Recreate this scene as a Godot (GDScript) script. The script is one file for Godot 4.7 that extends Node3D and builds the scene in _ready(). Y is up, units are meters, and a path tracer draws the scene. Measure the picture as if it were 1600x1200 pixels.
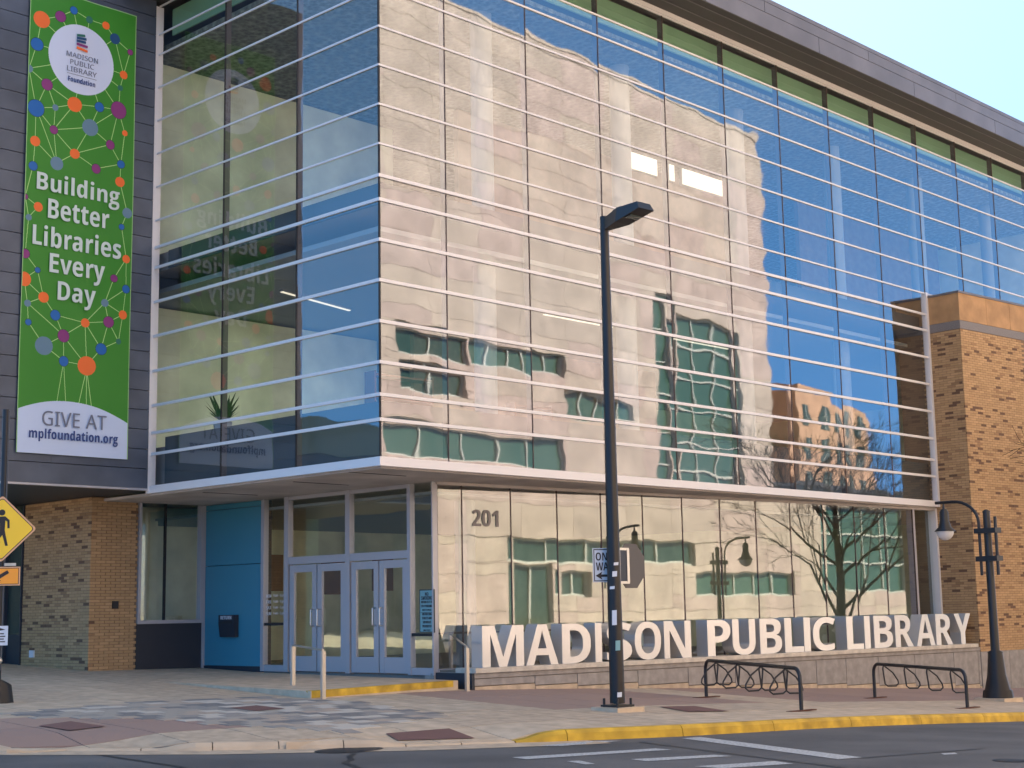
extends Node3D
# A glass-fronted public library on a street corner, with the stone building opposite that its windows mirror.
# World axes: x runs along the upper glass front, z points out of it, y is up; y = 0 is the lower edge of the upper glass.
# The street runs at about five degrees to that front: SF is the street's own frame (x along the street, z away from the library).

const UX := 0.99633
const UZ := 0.08564
var SF := Transform3D(Basis(Vector3(UX, 0, UZ), Vector3.UP, Vector3(-UZ, 0, UX)), Vector3(2.85, 0, -1.6))
var M := {}
var used := {}
var rng := RandomNumberGenerator.new()

class MB:
	var v := PackedVector3Array()
	var nn := PackedVector3Array()
	var c := PackedColorArray()
	var uv := PackedVector2Array()
	var ix := PackedInt32Array()
	var col := Color.WHITE
	func vert(p: Vector3, n: Vector3, t := Vector2.ZERO) -> int:
		v.append(p); nn.append(n); c.append(col); uv.append(t)
		return v.size() - 1
	func quad(a: Vector3, b: Vector3, d: Vector3, e: Vector3) -> void:
		var n := (b - a).cross(d - a).normalized()
		if n == Vector3.ZERO:
			n = (d - a).cross(e - a).normalized()
		var i := vert(a, n, Vector2(0, 1)); vert(b, n, Vector2(1, 1)); vert(d, n, Vector2(1, 0)); vert(e, n, Vector2(0, 0))
		ix.append_array(PackedInt32Array([i, i + 2, i + 1, i, i + 3, i + 2]))
	func hexa(p: Array) -> void:   # eight corners: bottom a b c d (counter-clockwise from above), top a b c d
		quad(p[4], p[5], p[6], p[7]); quad(p[3], p[2], p[1], p[0])
		for k in 4:
			var l := (k + 1) % 4
			quad(p[k], p[l], p[4 + l], p[4 + k])
	func box(lo: Vector3, hi: Vector3, xf := Transform3D()) -> void:
		var p := []
		for y in [lo.y, hi.y]:
			p.append(xf * Vector3(lo.x, y, hi.z)); p.append(xf * Vector3(hi.x, y, hi.z)); p.append(xf * Vector3(hi.x, y, lo.z)); p.append(xf * Vector3(lo.x, y, lo.z))
		hexa(p)
	func ring(at: Vector3, ax: Vector3, ay: Vector3, r: float, sides: int, nz := Vector3.ZERO) -> int:
		var first := v.size()
		for k in sides:
			var a := TAU * k / sides
			var d := ax * cos(a) + ay * sin(a)
			vert(at + d * r, (d + nz).normalized())
		return first
	func tube(pts: Array, radii: Array, sides := 10, caps := true, closed := false) -> void:
		var n := pts.size()
		var first := v.size()
		var ay := Vector3.ZERO
		for i in n:
			var fwd: Vector3 = ((pts[(i + 1) % n] - pts[(i + n - 1) % n]) if closed else (pts[mini(i + 1, n - 1)] - pts[maxi(i - 1, 0)])).normalized()
			if ay == Vector3.ZERO:
				ay = fwd.cross(Vector3.UP if absf(fwd.y) < 0.9 else Vector3.RIGHT).normalized()
			ay = (ay - fwd * ay.dot(fwd)).normalized()
			ring(pts[i], ay, fwd.cross(ay), radii[mini(i, radii.size() - 1)], sides)
		for i in (n if closed else n - 1):
			for k in sides:
				var a := first + i * sides + k
				var b := first + i * sides + (k + 1) % sides
				var a2 := first + ((i + 1) % n) * sides + k
				var b2 := first + ((i + 1) % n) * sides + (k + 1) % sides
				ix.append_array(PackedInt32Array([a, a2, b, b, a2, b2]))
		if caps and not closed:
			for e in [0, n - 1]:
				var nrm: Vector3 = (pts[0] - pts[1]).normalized() if e == 0 else (pts[n - 1] - pts[n - 2]).normalized()
				var m := vert(pts[e], nrm)
				var r0 := v.size()
				for k in sides:
					vert(v[first + e * sides + k], nrm)
				for k in sides:
					ix.append_array(PackedInt32Array([m, r0 + k, r0 + (k + 1) % sides] if e == 0 else [m, r0 + (k + 1) % sides, r0 + k]))
	func prism(poly: PackedVector2Array, z0: float, z1: float, xf := Transform3D()) -> void:   # a flat outline in x and y, given thickness along z
		if Geometry2D.is_polygon_clockwise(poly):
			poly.reverse()
		var tri := Geometry2D.triangulate_polygon(poly)
		for side in 2:
			var z: float = z1 if side == 1 else z0
			var n: Vector3 = xf.basis * Vector3(0, 0, 1 if side == 1 else -1)
			var f := v.size()
			for p in poly:
				vert(xf * Vector3(p.x, p.y, z), n)
			for k in range(0, tri.size(), 3):
				var turn: bool = (poly[tri[k + 1]] - poly[tri[k]]).cross(poly[tri[k + 2]] - poly[tri[k]]) > 0.0
				ix.append_array(PackedInt32Array([f + tri[k], f + tri[k + 2], f + tri[k + 1]] if turn == (side == 1) else [f + tri[k], f + tri[k + 1], f + tri[k + 2]]))
		for k in poly.size():
			var a := poly[k]
			var b := poly[(k + 1) % poly.size()]
			quad(xf * Vector3(a.x, a.y, z0), xf * Vector3(b.x, b.y, z0), xf * Vector3(b.x, b.y, z1), xf * Vector3(a.x, a.y, z1))
	func ball(at: Vector3, r: Vector3, rings := 8, sides := 14, from := 0.0, to := PI) -> void:
		var f := v.size()
		for i in rings + 1:
			var t := from + (to - from) * i / rings
			for k in sides:
				var d := Vector3(sin(t) * cos(TAU * k / sides), cos(t), sin(t) * sin(TAU * k / sides))
				vert(at + d * r, (d / r).normalized())
		for i in rings:
			for k in sides:
				var a := f + i * sides + k
				var b := f + i * sides + (k + 1) % sides
				ix.append_array(PackedInt32Array([a, a + sides, b, b, a + sides, b + sides]))
	func mesh() -> ArrayMesh:
		var a := []
		a.resize(Mesh.ARRAY_MAX)
		a[Mesh.ARRAY_VERTEX] = v; a[Mesh.ARRAY_NORMAL] = nn; a[Mesh.ARRAY_COLOR] = c; a[Mesh.ARRAY_TEX_UV] = uv; a[Mesh.ARRAY_INDEX] = ix
		var m := ArrayMesh.new()
		m.add_surface_from_arrays(Mesh.PRIMITIVE_TRIANGLES, a)
		return m

# ---------------------------------------------------------------- helpers
func numbered(n: String) -> String:
	used[n] = used.get(n, 0) + 1
	return n if used[n] == 1 else "%s_%03d" % [n, used[n] - 1]

func thing(called: String, label: String, category: String, xf := Transform3D(), group := "") -> Node3D:
	var o := Node3D.new()
	o.name = numbered(called)
	o.transform = xf
	add_child(o)
	tag(o, label, category, group)
	return o

func tag(o: Node, label: String, category: String, group := "") -> void:
	o.set_meta("label", label)
	o.set_meta("category", category)
	if group != "":
		o.set_meta("group", group)

func structure(called: String) -> Node3D:
	var o := Node3D.new()
	o.name = called
	add_child(o)
	o.set_meta("kind", "structure")
	return o

func part(parent: Node, called: String, mesh: Mesh, m: Material, xf := Transform3D()) -> MeshInstance3D:
	var o := MeshInstance3D.new()
	o.name = called
	o.mesh = mesh
	o.material_override = null
	for k in mesh.get_surface_count():
		o.set_surface_override_material(k, m)
	o.transform = xf
	parent.add_child(o, true)
	return o

func bx(parent: Node, called: String, lo: Vector3, hi: Vector3, m: Material, xf := Transform3D()) -> MeshInstance3D:
	var b := MB.new()
	b.box(lo, hi)
	return part(parent, called, b.mesh(), m, xf)

func at(s: float, y: float, t: float, turn := 0.0) -> Transform3D:
	return SF * Transform3D(Basis(Vector3.UP, turn), Vector3(s, y, t))

func lin(r: float, g: float, b: float, a := 1.0) -> Color:
	var c := Color(r, g, b).linear_to_srgb()
	c.a = a
	return c

func noise_tex(size: int, freq: float, lo: float, hi: float, seed_: int, oct := 4, kind := FastNoiseLite.TYPE_SIMPLEX_SMOOTH) -> NoiseTexture2D:
	var t := NoiseTexture2D.new()
	var f := FastNoiseLite.new()
	f.noise_type = kind
	f.frequency = freq
	f.fractal_octaves = oct
	f.seed = seed_
	t.noise = f
	t.width = size
	t.height = size
	t.seamless = true
	var g := Gradient.new()
	g.set_color(0, Color(lo, lo, lo))
	g.set_color(1, Color(hi, hi, hi))
	t.color_ramp = g
	return t

func mat(c: Color, rough: float, metal := 0.0, tex: Texture2D = null, scale := 1.0) -> StandardMaterial3D:
	var m := StandardMaterial3D.new()
	m.albedo_color = c
	m.roughness = rough
	m.metallic = metal
	if tex:
		m.albedo_texture = tex
		m.uv1_triplanar = true
		m.uv1_world_triplanar = true
		m.uv1_scale = Vector3.ONE * scale
	return m

func bump(m: StandardMaterial3D, tex: Texture2D, depth_cm: float) -> StandardMaterial3D:
	m.heightmap_enabled = true
	m.heightmap_texture = tex
	m.heightmap_scale = depth_cm
	return m

func mirror_glass(c: Color, share: float) -> ORMMaterial3D:   # coated glass: part of the light is mirrored, the rest passes
	var m := ORMMaterial3D.new()
	c.a = share
	m.albedo_color = c
	m.transparency = BaseMaterial3D.TRANSPARENCY_ALPHA
	m.orm_texture = M.gloss
	return m

func words(parent: Node, called: String, text: String, centre: Vector3, width: float, height: float, m: Material, bold := true, depth := 0.004, turn := Basis()) -> MeshInstance3D:
	var f := SystemFont.new()
	f.font_names = PackedStringArray(["Droid Sans"])
	f.font_weight = 700 if bold else 400
	var t := TextMesh.new()
	t.font = f
	t.text = text
	t.font_size = 64
	t.pixel_size = 0.01
	t.depth = 0.1
	t.curve_step = 2.0
	var b := t.get_aabb()
	var sc := Vector3(width / maxf(b.size.x, 0.001), 0, depth / 0.1)
	sc.y = height / maxf(b.size.y, 0.001) if height > 0.0 else sc.x
	var mid := b.position + b.size / 2
	var basis_ := turn * Basis.from_scale(sc)
	return part(parent, called, t, m, Transform3D(basis_, centre - basis_ * mid))

# height of the ground along the street (s) and away from the library (t)
func G(s: float) -> float:
	s = clampf(s, -60.0, 90.0)
	return -4.20 - 0.012 * s - 0.034 * 1.5 * log(1.0 + exp(minf(s / 1.5, 60.0)))

func kerb_t(s: float) -> float:
	var ks := [-13.6, -13.5, -13.2, -12.5, -11.0, -9.0, -6.6, -4.5, -2.5, -1.0, 200.0]
	var kt := [-30.0, -1.0, 1.5, 3.4, 5.3, 6.6, 7.7, 8.3, 8.7, 8.8, 8.8]
	for k in 10:
		if s < ks[k + 1]:
			return lerpf(kt[k], kt[k + 1], clampf((s - ks[k]) / (ks[k + 1] - ks[k]), 0, 1))
	return 8.8

func ramp(s: float) -> float:
	return maxf(0.45 * (1.0 - smoothstep(-5.0, -4.2, s)), maxf(1.0 - smoothstep(0.75, 1.35, absf(s + 5.8)), 1.0 - smoothstep(0.7, 1.3, absf(s + 10.1))))

func H(s: float, t: float) -> float:
	return G(s) - 0.03 * (minf(t, 8.8) - 1.13) - 0.125 * ramp(s) * (1.0 - smoothstep(0.0, 1.4, kerb_t(s) - t))

func R(s: float, t: float) -> float:
	return G(s) - 0.03 * (clampf(t, 3.0, 8.8) - 1.13) - 0.15

func _ready() -> void:
	rng.seed = 11
	# ------------------------------------------------------------ camera, sky, sun, exposure
	var cam := Camera3D.new()
	cam.name = "camera"
	cam.fov = 28.849
	cam.near = 0.1
	cam.far = 3000.0
	cam.transform = Transform3D(Basis(Vector3.UP, deg_to_rad(-45.865)) * Basis(Vector3.RIGHT, deg_to_rad(8.637)) * Basis(Vector3.BACK, deg_to_rad(-1.019)), Vector3(-17.534, -2.751, 20.346))
	add_child(cam)
	cam.current = true
	# morning sun behind the library: clear sky, pale haze round the sun, deep blue opposite it
	var az := deg_to_rad(54.0)
	var el := deg_to_rad(36.0)
	var towards := (SF.basis * Vector3(cos(az), 0, -sin(az))) * cos(el) + Vector3.UP * sin(el)
	var sky := PanoramaSkyMaterial.new()
	var air := Image.create(512, 256, false, Image.FORMAT_RGBF)
	for j in 256:
		var e := (0.5 - (j + 0.5) / 256.0) * PI
		var h := pow(1.0 - maxf(sin(e), 0.0), 1.8)
		for k in 512:
			var a := ((k + 0.5) / 512.0 - 0.25) * TAU
			var d := Vector3(cos(a) * cos(e), sin(e), sin(a) * cos(e))
			var off := rad_to_deg(acos(clampf(d.dot(towards), -1, 1)))
			var glow := exp(-off / 26.0)
			air.set_pixel(k, j, Color(lerpf(0.038, 0.070, h) + 0.24 * glow, lerpf(0.070, 0.26, h) + 0.19 * glow, lerpf(0.125, 0.58, h) + 0.10 * glow) if e > 0.0 else Color(0.12, 0.11, 0.10))
	sky.panorama = ImageTexture.create_from_image(air)
	var env := Environment.new()
	env.background_mode = Environment.BG_SKY
	env.sky = Sky.new()
	env.sky.sky_material = sky
	env.tonemap_mode = Environment.TONE_MAPPER_LINEAR
	env.tonemap_exposure = 4.9
	env.sdfgi_enabled = true
	env.ssao_enabled = true
	env.ssil_enabled = true
	var we := WorldEnvironment.new()
	we.name = "environment"
	we.environment = env
	add_child(we)
	var sun := DirectionalLight3D.new()
	sun.name = "sun"
	sun.light_energy = 1.6
	sun.light_color = Color(1.0, 0.95, 0.89)
	sun.light_angular_distance = 0.5
	sun.shadow_enabled = true
	sun.look_at_from_position(Vector3.ZERO, -towards, Vector3.UP)
	add_child(sun)
	materials()
	# ------------------------------------------------------------ large structure
	ground()
	library()
	opposite()
	far_buildings()
	# ------------------------------------------------------------ objects
	banner()
	letter_sign()
	light_pole()
	street_lamps()
	crossing_sign()
	bike_racks()
	rails()
	plants()
	indoors()

func materials() -> void:
	var im := Image.create(4, 4, false, Image.FORMAT_RGBA8)
	im.fill(Color(1, 0.02, 1))
	M.gloss = ImageTexture.create_from_image(im)
	var fine := noise_tex(512, 0.09, 0.80, 1.0, 1, 3)
	var blotch := noise_tex(512, 0.012, 0.80, 1.0, 2, 5)
	var grit := noise_tex(512, 0.22, 0.70, 1.0, 3, 2)
	var worn := noise_tex(512, 0.02, 0.80, 1.0, 4, 5)
	M.relief = noise_tex(512, 0.15, 0.0, 1.0, 5, 4)
	M.glass = mirror_glass(lin(0.92, 0.94, 0.98), 0.245)
	M.glass_side = mirror_glass(lin(0.86, 0.95, 0.98), 0.145)
	M.glass_spandrel = mirror_glass(lin(0.93, 0.92, 0.94), 0.24)
	M.glass_low = mirror_glass(lin(0.93, 0.95, 0.90), 0.245)
	M.glass_entry = mirror_glass(lin(0.75, 0.9, 0.82), 0.22)
	M.spandrel = mat(lin(0.035, 0.05, 0.055), 0.5)
	M.spandrel_green = mat(lin(0.19, 0.36, 0.20), 0.5)
	M.alu = mat(lin(0.70, 0.67, 0.655), 0.4, 0.1)
	M.alu_frame = mat(lin(0.42, 0.41, 0.43), 0.42, 0.3)
	M.seal = mat(lin(0.09, 0.06, 0.05), 0.7)
	M.gasket = mat(lin(0.02, 0.018, 0.018), 0.7)
	M.fascia = mat(lin(0.20, 0.185, 0.185), 0.45, 0.25, blotch, 0.08)
	M.roof_soffit = mat(lin(0.06, 0.055, 0.052), 0.6)
	M.soffit = mat(lin(0.62, 0.56, 0.52), 0.7, 0.0, blotch, 0.1)
	M.panel = mat(lin(0.10, 0.12, 0.16), 0.42, 0.2, blotch, 0.15)
	M.mortar = mat(lin(0.24, 0.16, 0.105), 0.95, 0.0, fine, 1.0)
	M.brick = mat(Color.WHITE, 0.88, 0.0, fine, 1.3)
	M.brick.vertex_color_use_as_albedo = true
	M.cap = mat(lin(0.52, 0.30, 0.135), 0.8, 0.0, blotch, 0.25)
	M.band = mat(lin(0.24, 0.215, 0.20), 0.7, 0.0, fine, 0.5)
	M.stone_base = bump(mat(lin(0.38, 0.345, 0.31), 0.85, 0.0, blotch, 0.5), M.relief, 0.05)
	M.ledge = bump(mat(lin(0.74, 0.66, 0.54), 0.85, 0.0, blotch, 0.5), M.relief, 0.05)
	M.concrete = bump(mat(lin(0.66, 0.515, 0.36), 0.92, 0.0, worn, 0.22), M.relief, 0.12)
	M.concrete2 = bump(mat(lin(0.60, 0.465, 0.325), 0.92, 0.0, worn, 0.31), M.relief, 0.12)
	M.brick_paving = bump(mat(lin(0.52, 0.345, 0.26), 0.92, 0.0, grit, 1.1), M.relief, 0.15)
	M.brick_paving2 = bump(mat(lin(0.47, 0.31, 0.24), 0.92, 0.0, grit, 0.9), M.relief, 0.15)
	M.asphalt = bump(mat(lin(0.205, 0.197, 0.192), 0.9, 0.0, grit, 2.3), M.relief, 0.25)
	M.asphalt.detail_enabled = true
	M.asphalt.detail_albedo = noise_tex(512, 0.010, 0.72, 1.0, 9, 6)
	M.asphalt.detail_blend_mode = BaseMaterial3D.BLEND_MODE_MUL
	M.asphalt.detail_uv_layer = BaseMaterial3D.DETAIL_UV_2
	M.asphalt.uv2_triplanar = true
	M.asphalt.uv2_world_triplanar = true
	M.asphalt.uv2_scale = Vector3.ONE * 0.07
	M.tar = mat(lin(0.018, 0.018, 0.02), 0.6)
	M.paint = mat(lin(0.68, 0.68, 0.67), 0.8, 0.0, noise_tex(512, 0.05, 0.60, 1.0, 14, 5), 0.8)
	M.yellow = bump(mat(lin(0.80, 0.50, 0.04), 0.7, 0.0, noise_tex(512, 0.012, 0.62, 1.0, 12, 6), 0.35), M.relief, 0.15)
	M.iron = mat(lin(0.27, 0.13, 0.10), 0.85, 0.0, grit, 3.0)
	M.black = mat(lin(0.012, 0.012, 0.014), 0.42)
	M.black_metal = mat(lin(0.016, 0.014, 0.014), 0.4, 0.2)
	M.rust = mat(lin(0.14, 0.05, 0.025), 0.9, 0.0, grit, 3.0)
	M.steel = mat(lin(0.55, 0.53, 0.50), 0.3, 0.8)
	M.rail = mat(lin(0.52, 0.47, 0.40), 0.35, 0.55)
	M.letter = mat(lin(0.80, 0.79, 0.78), 0.28, 0.6, fine, 2.0)
	M.blue = mat(lin(0.05, 0.23, 0.31), 0.4)
	M.navy = mat(lin(0.02, 0.028, 0.045), 0.5)
	M.dark_panel = mat(lin(0.022, 0.026, 0.036), 0.55)
	M.limestone = bump(mat(lin(0.55, 0.465, 0.39), 0.9, 0.0, blotch, 0.07), M.relief, 0.1)
	M.limestone2 = bump(mat(lin(0.56, 0.45, 0.395), 0.9, 0.0, blotch, 0.09), M.relief, 0.1)
	M.limestone3 = bump(mat(lin(0.58, 0.49, 0.405), 0.9, 0.0, blotch, 0.06), M.relief, 0.1)
	M.joint = mat(lin(0.20, 0.16, 0.12), 0.95)
	M.window_dark = mat(lin(0.03, 0.065, 0.05), 0.08)
	M.window_green = mat(lin(0.05, 0.11, 0.08), 0.08)
	M.window_frame = mat(lin(0.50, 0.52, 0.46), 0.5, 0.2)
	M.peach = mat(lin(0.62, 0.38, 0.235), 0.9, 0.0, blotch, 0.1)
	M.dark_glass = mat(lin(0.03, 0.045, 0.042), 0.25)
	M.bark = bump(mat(lin(0.022, 0.017, 0.014), 0.95, 0.0, grit, 2.0), M.relief, 0.4)
	M.twig = mat(lin(0.09, 0.06, 0.04), 0.95)
	M.leaf = mat(lin(0.06, 0.085, 0.03), 0.7)
	M.leaf_dark = mat(lin(0.035, 0.055, 0.03), 0.75)
	M.in_wall = mat(lin(0.70, 0.83, 0.64), 0.9, 0.0, blotch, 0.1)  # green tint of the glass is put into this wall colour
	M.in_floor = mat(lin(0.22, 0.21, 0.19), 0.7)
	M.in_ceiling = mat(lin(0.34, 0.39, 0.30), 0.9, 0.0, noise_tex(512, 0.035, 0.45, 1.0, 21, 3, FastNoiseLite.TYPE_CELLULAR), 0.35)
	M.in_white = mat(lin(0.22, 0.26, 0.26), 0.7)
	M.in_wall_dimmed = mat(lin(0.17, 0.12, 0.085), 0.7, 0.0, blotch, 0.4)  # inner walls coloured dark so the rooms behind the glass look dim
	M.wood = mat(lin(0.16, 0.075, 0.04), 0.6)
	M.sign_yellow = mat(lin(1.0, 0.60, 0.015), 0.4)
	M.sign_orange = mat(lin(1.0, 0.36, 0.015), 0.4)
	M.sign_border = mat(lin(0.75, 0.40, 0.2), 0.5)
	M.sign_black = mat(lin(0.03, 0.018, 0.015), 0.6)
	M.sign_white = mat(lin(0.62, 0.64, 0.68), 0.45)
	M.sign_back = mat(lin(0.085, 0.078, 0.075), 0.6)
	M.sign_teal = mat(lin(0.18, 0.36, 0.38), 0.5)
	M.glow = mat(lin(0.8, 0.8, 0.7), 0.5)
	M.glow.emission_enabled = true
	M.glow.emission = Color(1.0, 0.96, 0.86)
	M.glow.emission_energy_multiplier = 0.17

# ---------------------------------------------------------------- ground
func ground() -> void:
	var far := structure("ground")
	bx(far, "terrain", Vector3(-1500, -12.2, -1500), Vector3(1500, -12.0, 1500), M.concrete2)
	var road := structure("road")
	var b := MB.new()
	var ss := []
	for k in range(-16, 15):
		ss.append(k * 10.0 if absi(k) > 2 else k * 10.0)
	for k in range(-19, 40):
		ss.append(k + 0.5)
	ss.sort()
	var tt := [-160.0, -60.0, -20.0, 3.0, 5.0, 7.0, 8.8, 12.0, 20.0, 60.0, 160.0]
	for i in ss.size() - 1:
		for j in tt.size() - 1:
			b.quad(SF * Vector3(ss[i], R(ss[i], tt[j + 1]), tt[j + 1]), SF * Vector3(ss[i + 1], R(ss[i + 1], tt[j + 1]), tt[j + 1]), SF * Vector3(ss[i + 1], R(ss[i + 1], tt[j]), tt[j]), SF * Vector3(ss[i], R(ss[i], tt[j]), tt[j]))
	part(road, "asphalt", b.mesh(), M.asphalt)
	var marks := [[[-5.07, 8.6], [-3.96, 8.54], [-3.65, 8.74], [-4.79, 8.79]], [[-6.37, 9.59], [-4.24, 9.94], [-4.24, 10.22], [-6.42, 9.91]], [[-5.56, 10.8], [-4.43, 11.1], [-4.41, 11.37], [-5.61, 11.11]],
		[[-5.69, 11.93], [-4.58, 12.16], [-4.68, 12.52], [-5.63, 12.3]], [[-2.73, 9.0], [-2.36, 9.0], [-3.47, 12.57], [-3.87, 12.53]], [[-6.26, 10.44], [-6.1, 10.49], [-6.25, 10.91], [-6.38, 10.89]], [[-2.35, 12.91], [14.0, 13.0], [14.0, 13.1], [-2.48, 13.04]]]
	for q in marks:
		sheet(road, "painted_marking", q, 0.006, M.paint)
	sheet(road, "drain_cover", ellipse(-7.38, 7.62, 0.5, 0.26), 0.008, M.tar)
	sheet(road, "utility_cover", ellipse(-2.6, 14.0, 0.2, 0.2), 0.008, M.tar)
	for line in [[[-10.2, 5.9], [-9.96, 7.84], [-9.9, 9.0]], [[-7.53, 7.95], [-7.81, 8.24], [-7.95, 8.5], [-8.2, 8.7], [-8.43, 9.32], [-8.5, 11.0]], [[-3.55, 12.61], [-1.54, 12.8], [4.0, 12.9]], [[-3.62, 9.06], [-4.28, 11.63], [-4.65, 13.2]]]:
		var m := MB.new()
		for k in line.size() - 1:
			var a := Vector2(line[k][0], line[k][1])
			var c := Vector2(line[k + 1][0], line[k + 1][1])
			var w := (c - a).orthogonal().normalized() * 0.036
			m.quad(rp(a - w, 0.004), rp(c - w, 0.004), rp(c + w, 0.004), rp(a + w, 0.004))
		part(road, "tar_seam", m.mesh(), M.tar)
	# the pavement: slabs with joints between them
	var walk := structure("sidewalk")
	var tl := [-20.0, -14.0, -9.5, -6.5, -4.5, -3.0, -1.5, 0.0, 1.13, 2.6, 4.1, 5.6, 7.1, 8.64]
	for i in range(-13, 26):
		for j in tl.size() - 1:
			var s0 := i * 1.0 if i < 0 else i * 1.6
			var s1 := (i + 1) * 1.0 if i < 0 else (i + 1) * 1.6
			if i == -13:
				s0 = -13.4
			var ta: float = tl[j]
			var tb0: float = minf(tl[j + 1], kerb_t(s0) - 0.16)
			var tb1: float = minf(tl[j + 1], kerb_t(s1) - 0.16)
			if tb0 <= ta + 0.05 and tb1 <= ta + 0.05:
				continue
			if s0 > 16.5 and tl[j + 1] <= 1.2 or s0 > 3.0 and tl[j + 1] <= 0.5:
				continue
			tb0 = maxf(tb0, ta + 0.02)
			tb1 = maxf(tb1, ta + 0.02)
			var gap := 0.010
			var mb := MB.new()
			for a in 4:
				for c in 4:
					var p := []
					for low in [1, 0]:
						for q in [[a, c + 1], [a + 1, c + 1], [a + 1, c], [a, c]]:
							var fs: float = q[0] / 4.0
							var ft: float = q[1] / 4.0
							var qs := lerpf(s0 + gap, s1 - gap, fs)
							var qt := lerpf(ta + gap, lerpf(tb0, tb1, fs) - gap, ft)
							p.append(SF * Vector3(qs, H(qs, qt) - 0.1 * low, qt))
					mb.quad(p[4], p[5], p[6], p[7])
					if c == 3:
						mb.quad(p[0], p[1], p[5], p[4])
					if a == 0:
						mb.quad(p[3], p[0], p[4], p[7])
					if a == 3:
						mb.quad(p[1], p[2], p[6], p[5])
					if c == 0:
						mb.quad(p[2], p[3], p[7], p[6])
			var red: bool = ta > 1.0 and ta < 5.4 and s0 > -2.2 and not (s0 > 2.8 and s0 < 4.7)
			red = red or (ta > 2.0 and ta < 4.2 and s0 < -7.8)
			var mm: Material = ([M.brick_paving, M.brick_paving2] if red else [M.concrete, M.concrete2])[rng.randi() % 2]
			part(walk, "paving_slab", mb.mesh(), mm)
	var under := MB.new()
	for i in range(-27, 80):
		for j in tl.size() - 1:
			var s0 := i * 0.5
			var s1 := s0 + 0.5
			var q := [[s0, minf(tl[j + 1], kerb_t(s0) - 0.1)], [s1, minf(tl[j + 1], kerb_t(s1) - 0.1)], [s1, minf(tl[j], kerb_t(s1) - 0.1)], [s0, minf(tl[j], kerb_t(s0) - 0.1)]]
			under.quad(SF * Vector3(q[0][0], H(q[0][0], q[0][1]) - 0.02, q[0][1]), SF * Vector3(q[1][0], H(q[1][0], q[1][1]) - 0.02, q[1][1]), SF * Vector3(q[2][0], H(q[2][0], q[2][1]) - 0.02, q[2][1]), SF * Vector3(q[3][0], H(q[3][0], q[3][1]) - 0.02, q[3][1]))
	part(walk, "paving_bed", under.mesh(), M.joint)
	# patterned pavers
	var area := PackedVector2Array()
	for q in [[-9.58, 1.91], [-7.21, 0.98], [-4.6, 0.9], [-3.83, 2.75], [-4.32, 5.84], [-5.63, 6.25], [-6.78, 6.74], [-7.82, 4.93], [-8.22, 3.82], [-9.39, 2.81]]:
		area.append(Vector2(q[0], q[1]))
	var tones := [mat(lin(0.52, 0.46, 0.38), 0.9), mat(lin(0.37, 0.32, 0.26), 0.9), mat(lin(0.20, 0.185, 0.17), 0.9), mat(lin(0.42, 0.33, 0.25), 0.9), mat(lin(0.29, 0.26, 0.225), 0.9)]
	for i in 22:
		for j in 24:
			var s := -10.0 + i * 0.34 + (0.17 if j % 2 else 0.0)
			var t := 0.4 + j * 0.30
			if not Geometry2D.is_point_in_polygon(Vector2(s, t), area):
				continue
			var mb := MB.new()
			var p := []
			for low in [1, 0]:
				for q in [[-0.162, 0.142], [0.162, 0.142], [0.162, -0.142], [-0.162, -0.142]]:
					p.append(SF * Vector3(s + q[0], H(s + q[0], t + q[1]) + 0.006 - 0.03 * low, t + q[1]))
			mb.hexa(p)
			part(walk, "paver", mb.mesh(), tones[rng.randi() % 5])
	for q in [[[-9.9, 4.0], [-9.27, 3.61], [-9.21, 4.57], [-9.82, 4.81]], [[-6.36, 7.0], [-5.36, 7.1], [-5.41, 7.72], [-6.46, 7.4]], [[-6.28, 2.79], [-5.68, 2.57], [-5.63, 3.34], [-6.26, 3.52]], [[-0.01, 5.98], [0.74, 6.08], [0.35, 7.2], [-0.44, 7.02]]]:
		sheet(walk, "tactile_plate", q, 0.012, M.iron, true)
	sheet(walk, "concrete_patch", [[-3.75, 4.06], [-2.42, 3.88], [-2.8, 5.07], [-4.01, 5.22]], 0.005, M.concrete, true)
	# kerb stones
	var kerb := structure("kerb")
	var s := -13.3
	while s < 44.0:
		var e := s + (0.75 if s < -4.5 else 1.9)
		var mb := MB.new()
		var n := 4
		for k in n:
			var a := lerpf(s + 0.006, e - 0.006, float(k) / n)
			var c := lerpf(s + 0.006, e - 0.006, float(k + 1) / n)
			var pa := kerb_profile(a)
			var pc := kerb_profile(c)
			for i in 4:
				mb.quad(pa[i], pc[i], pc[i + 1], pa[i + 1])
			if k == 0:
				mb.quad(pa[0], pa[1], pa[2], pa[4])
			if k == n - 1:
				mb.quad(pc[4], pc[2], pc[1], pc[0])
		part(kerb, "kerb_stone", mb.mesh(), M.yellow if s > -5.1 else M.concrete)
		s = e
	# gutter strip of concrete along the corner
	var gut := MB.new()
	for i in 36:
		var a := -13.0 + i * 0.25
		gut.quad(rp(Vector2(a, kerb_t(a) + 0.5), 0.005), rp(Vector2(a + 0.25, kerb_t(a + 0.25) + 0.5), 0.005), rp(Vector2(a + 0.25, kerb_t(a + 0.25)), 0.005), rp(Vector2(a, kerb_t(a)), 0.005))
	part(road, "gutter", gut.mesh(), M.concrete2)
	# opposite pavement
	var w2 := structure("pavement_opposite")
	for i in range(-5, 32):
		var s0 := i * 3.0
		var p := []
		for low in [1, 0]:
			for q in [[s0 + 0.01, 25.4], [s0 + 2.99, 25.4], [s0 + 2.99, 20.5], [s0 + 0.01, 20.5]]:
				p.append(SF * Vector3(q[0], R(q[0], 20.0) + 0.16 - 0.3 * low, q[1]))
		var mb := MB.new()
		mb.hexa(p)
		part(w2, "paving_slab", mb.mesh(), [M.concrete, M.concrete2][i & 1])

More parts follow.
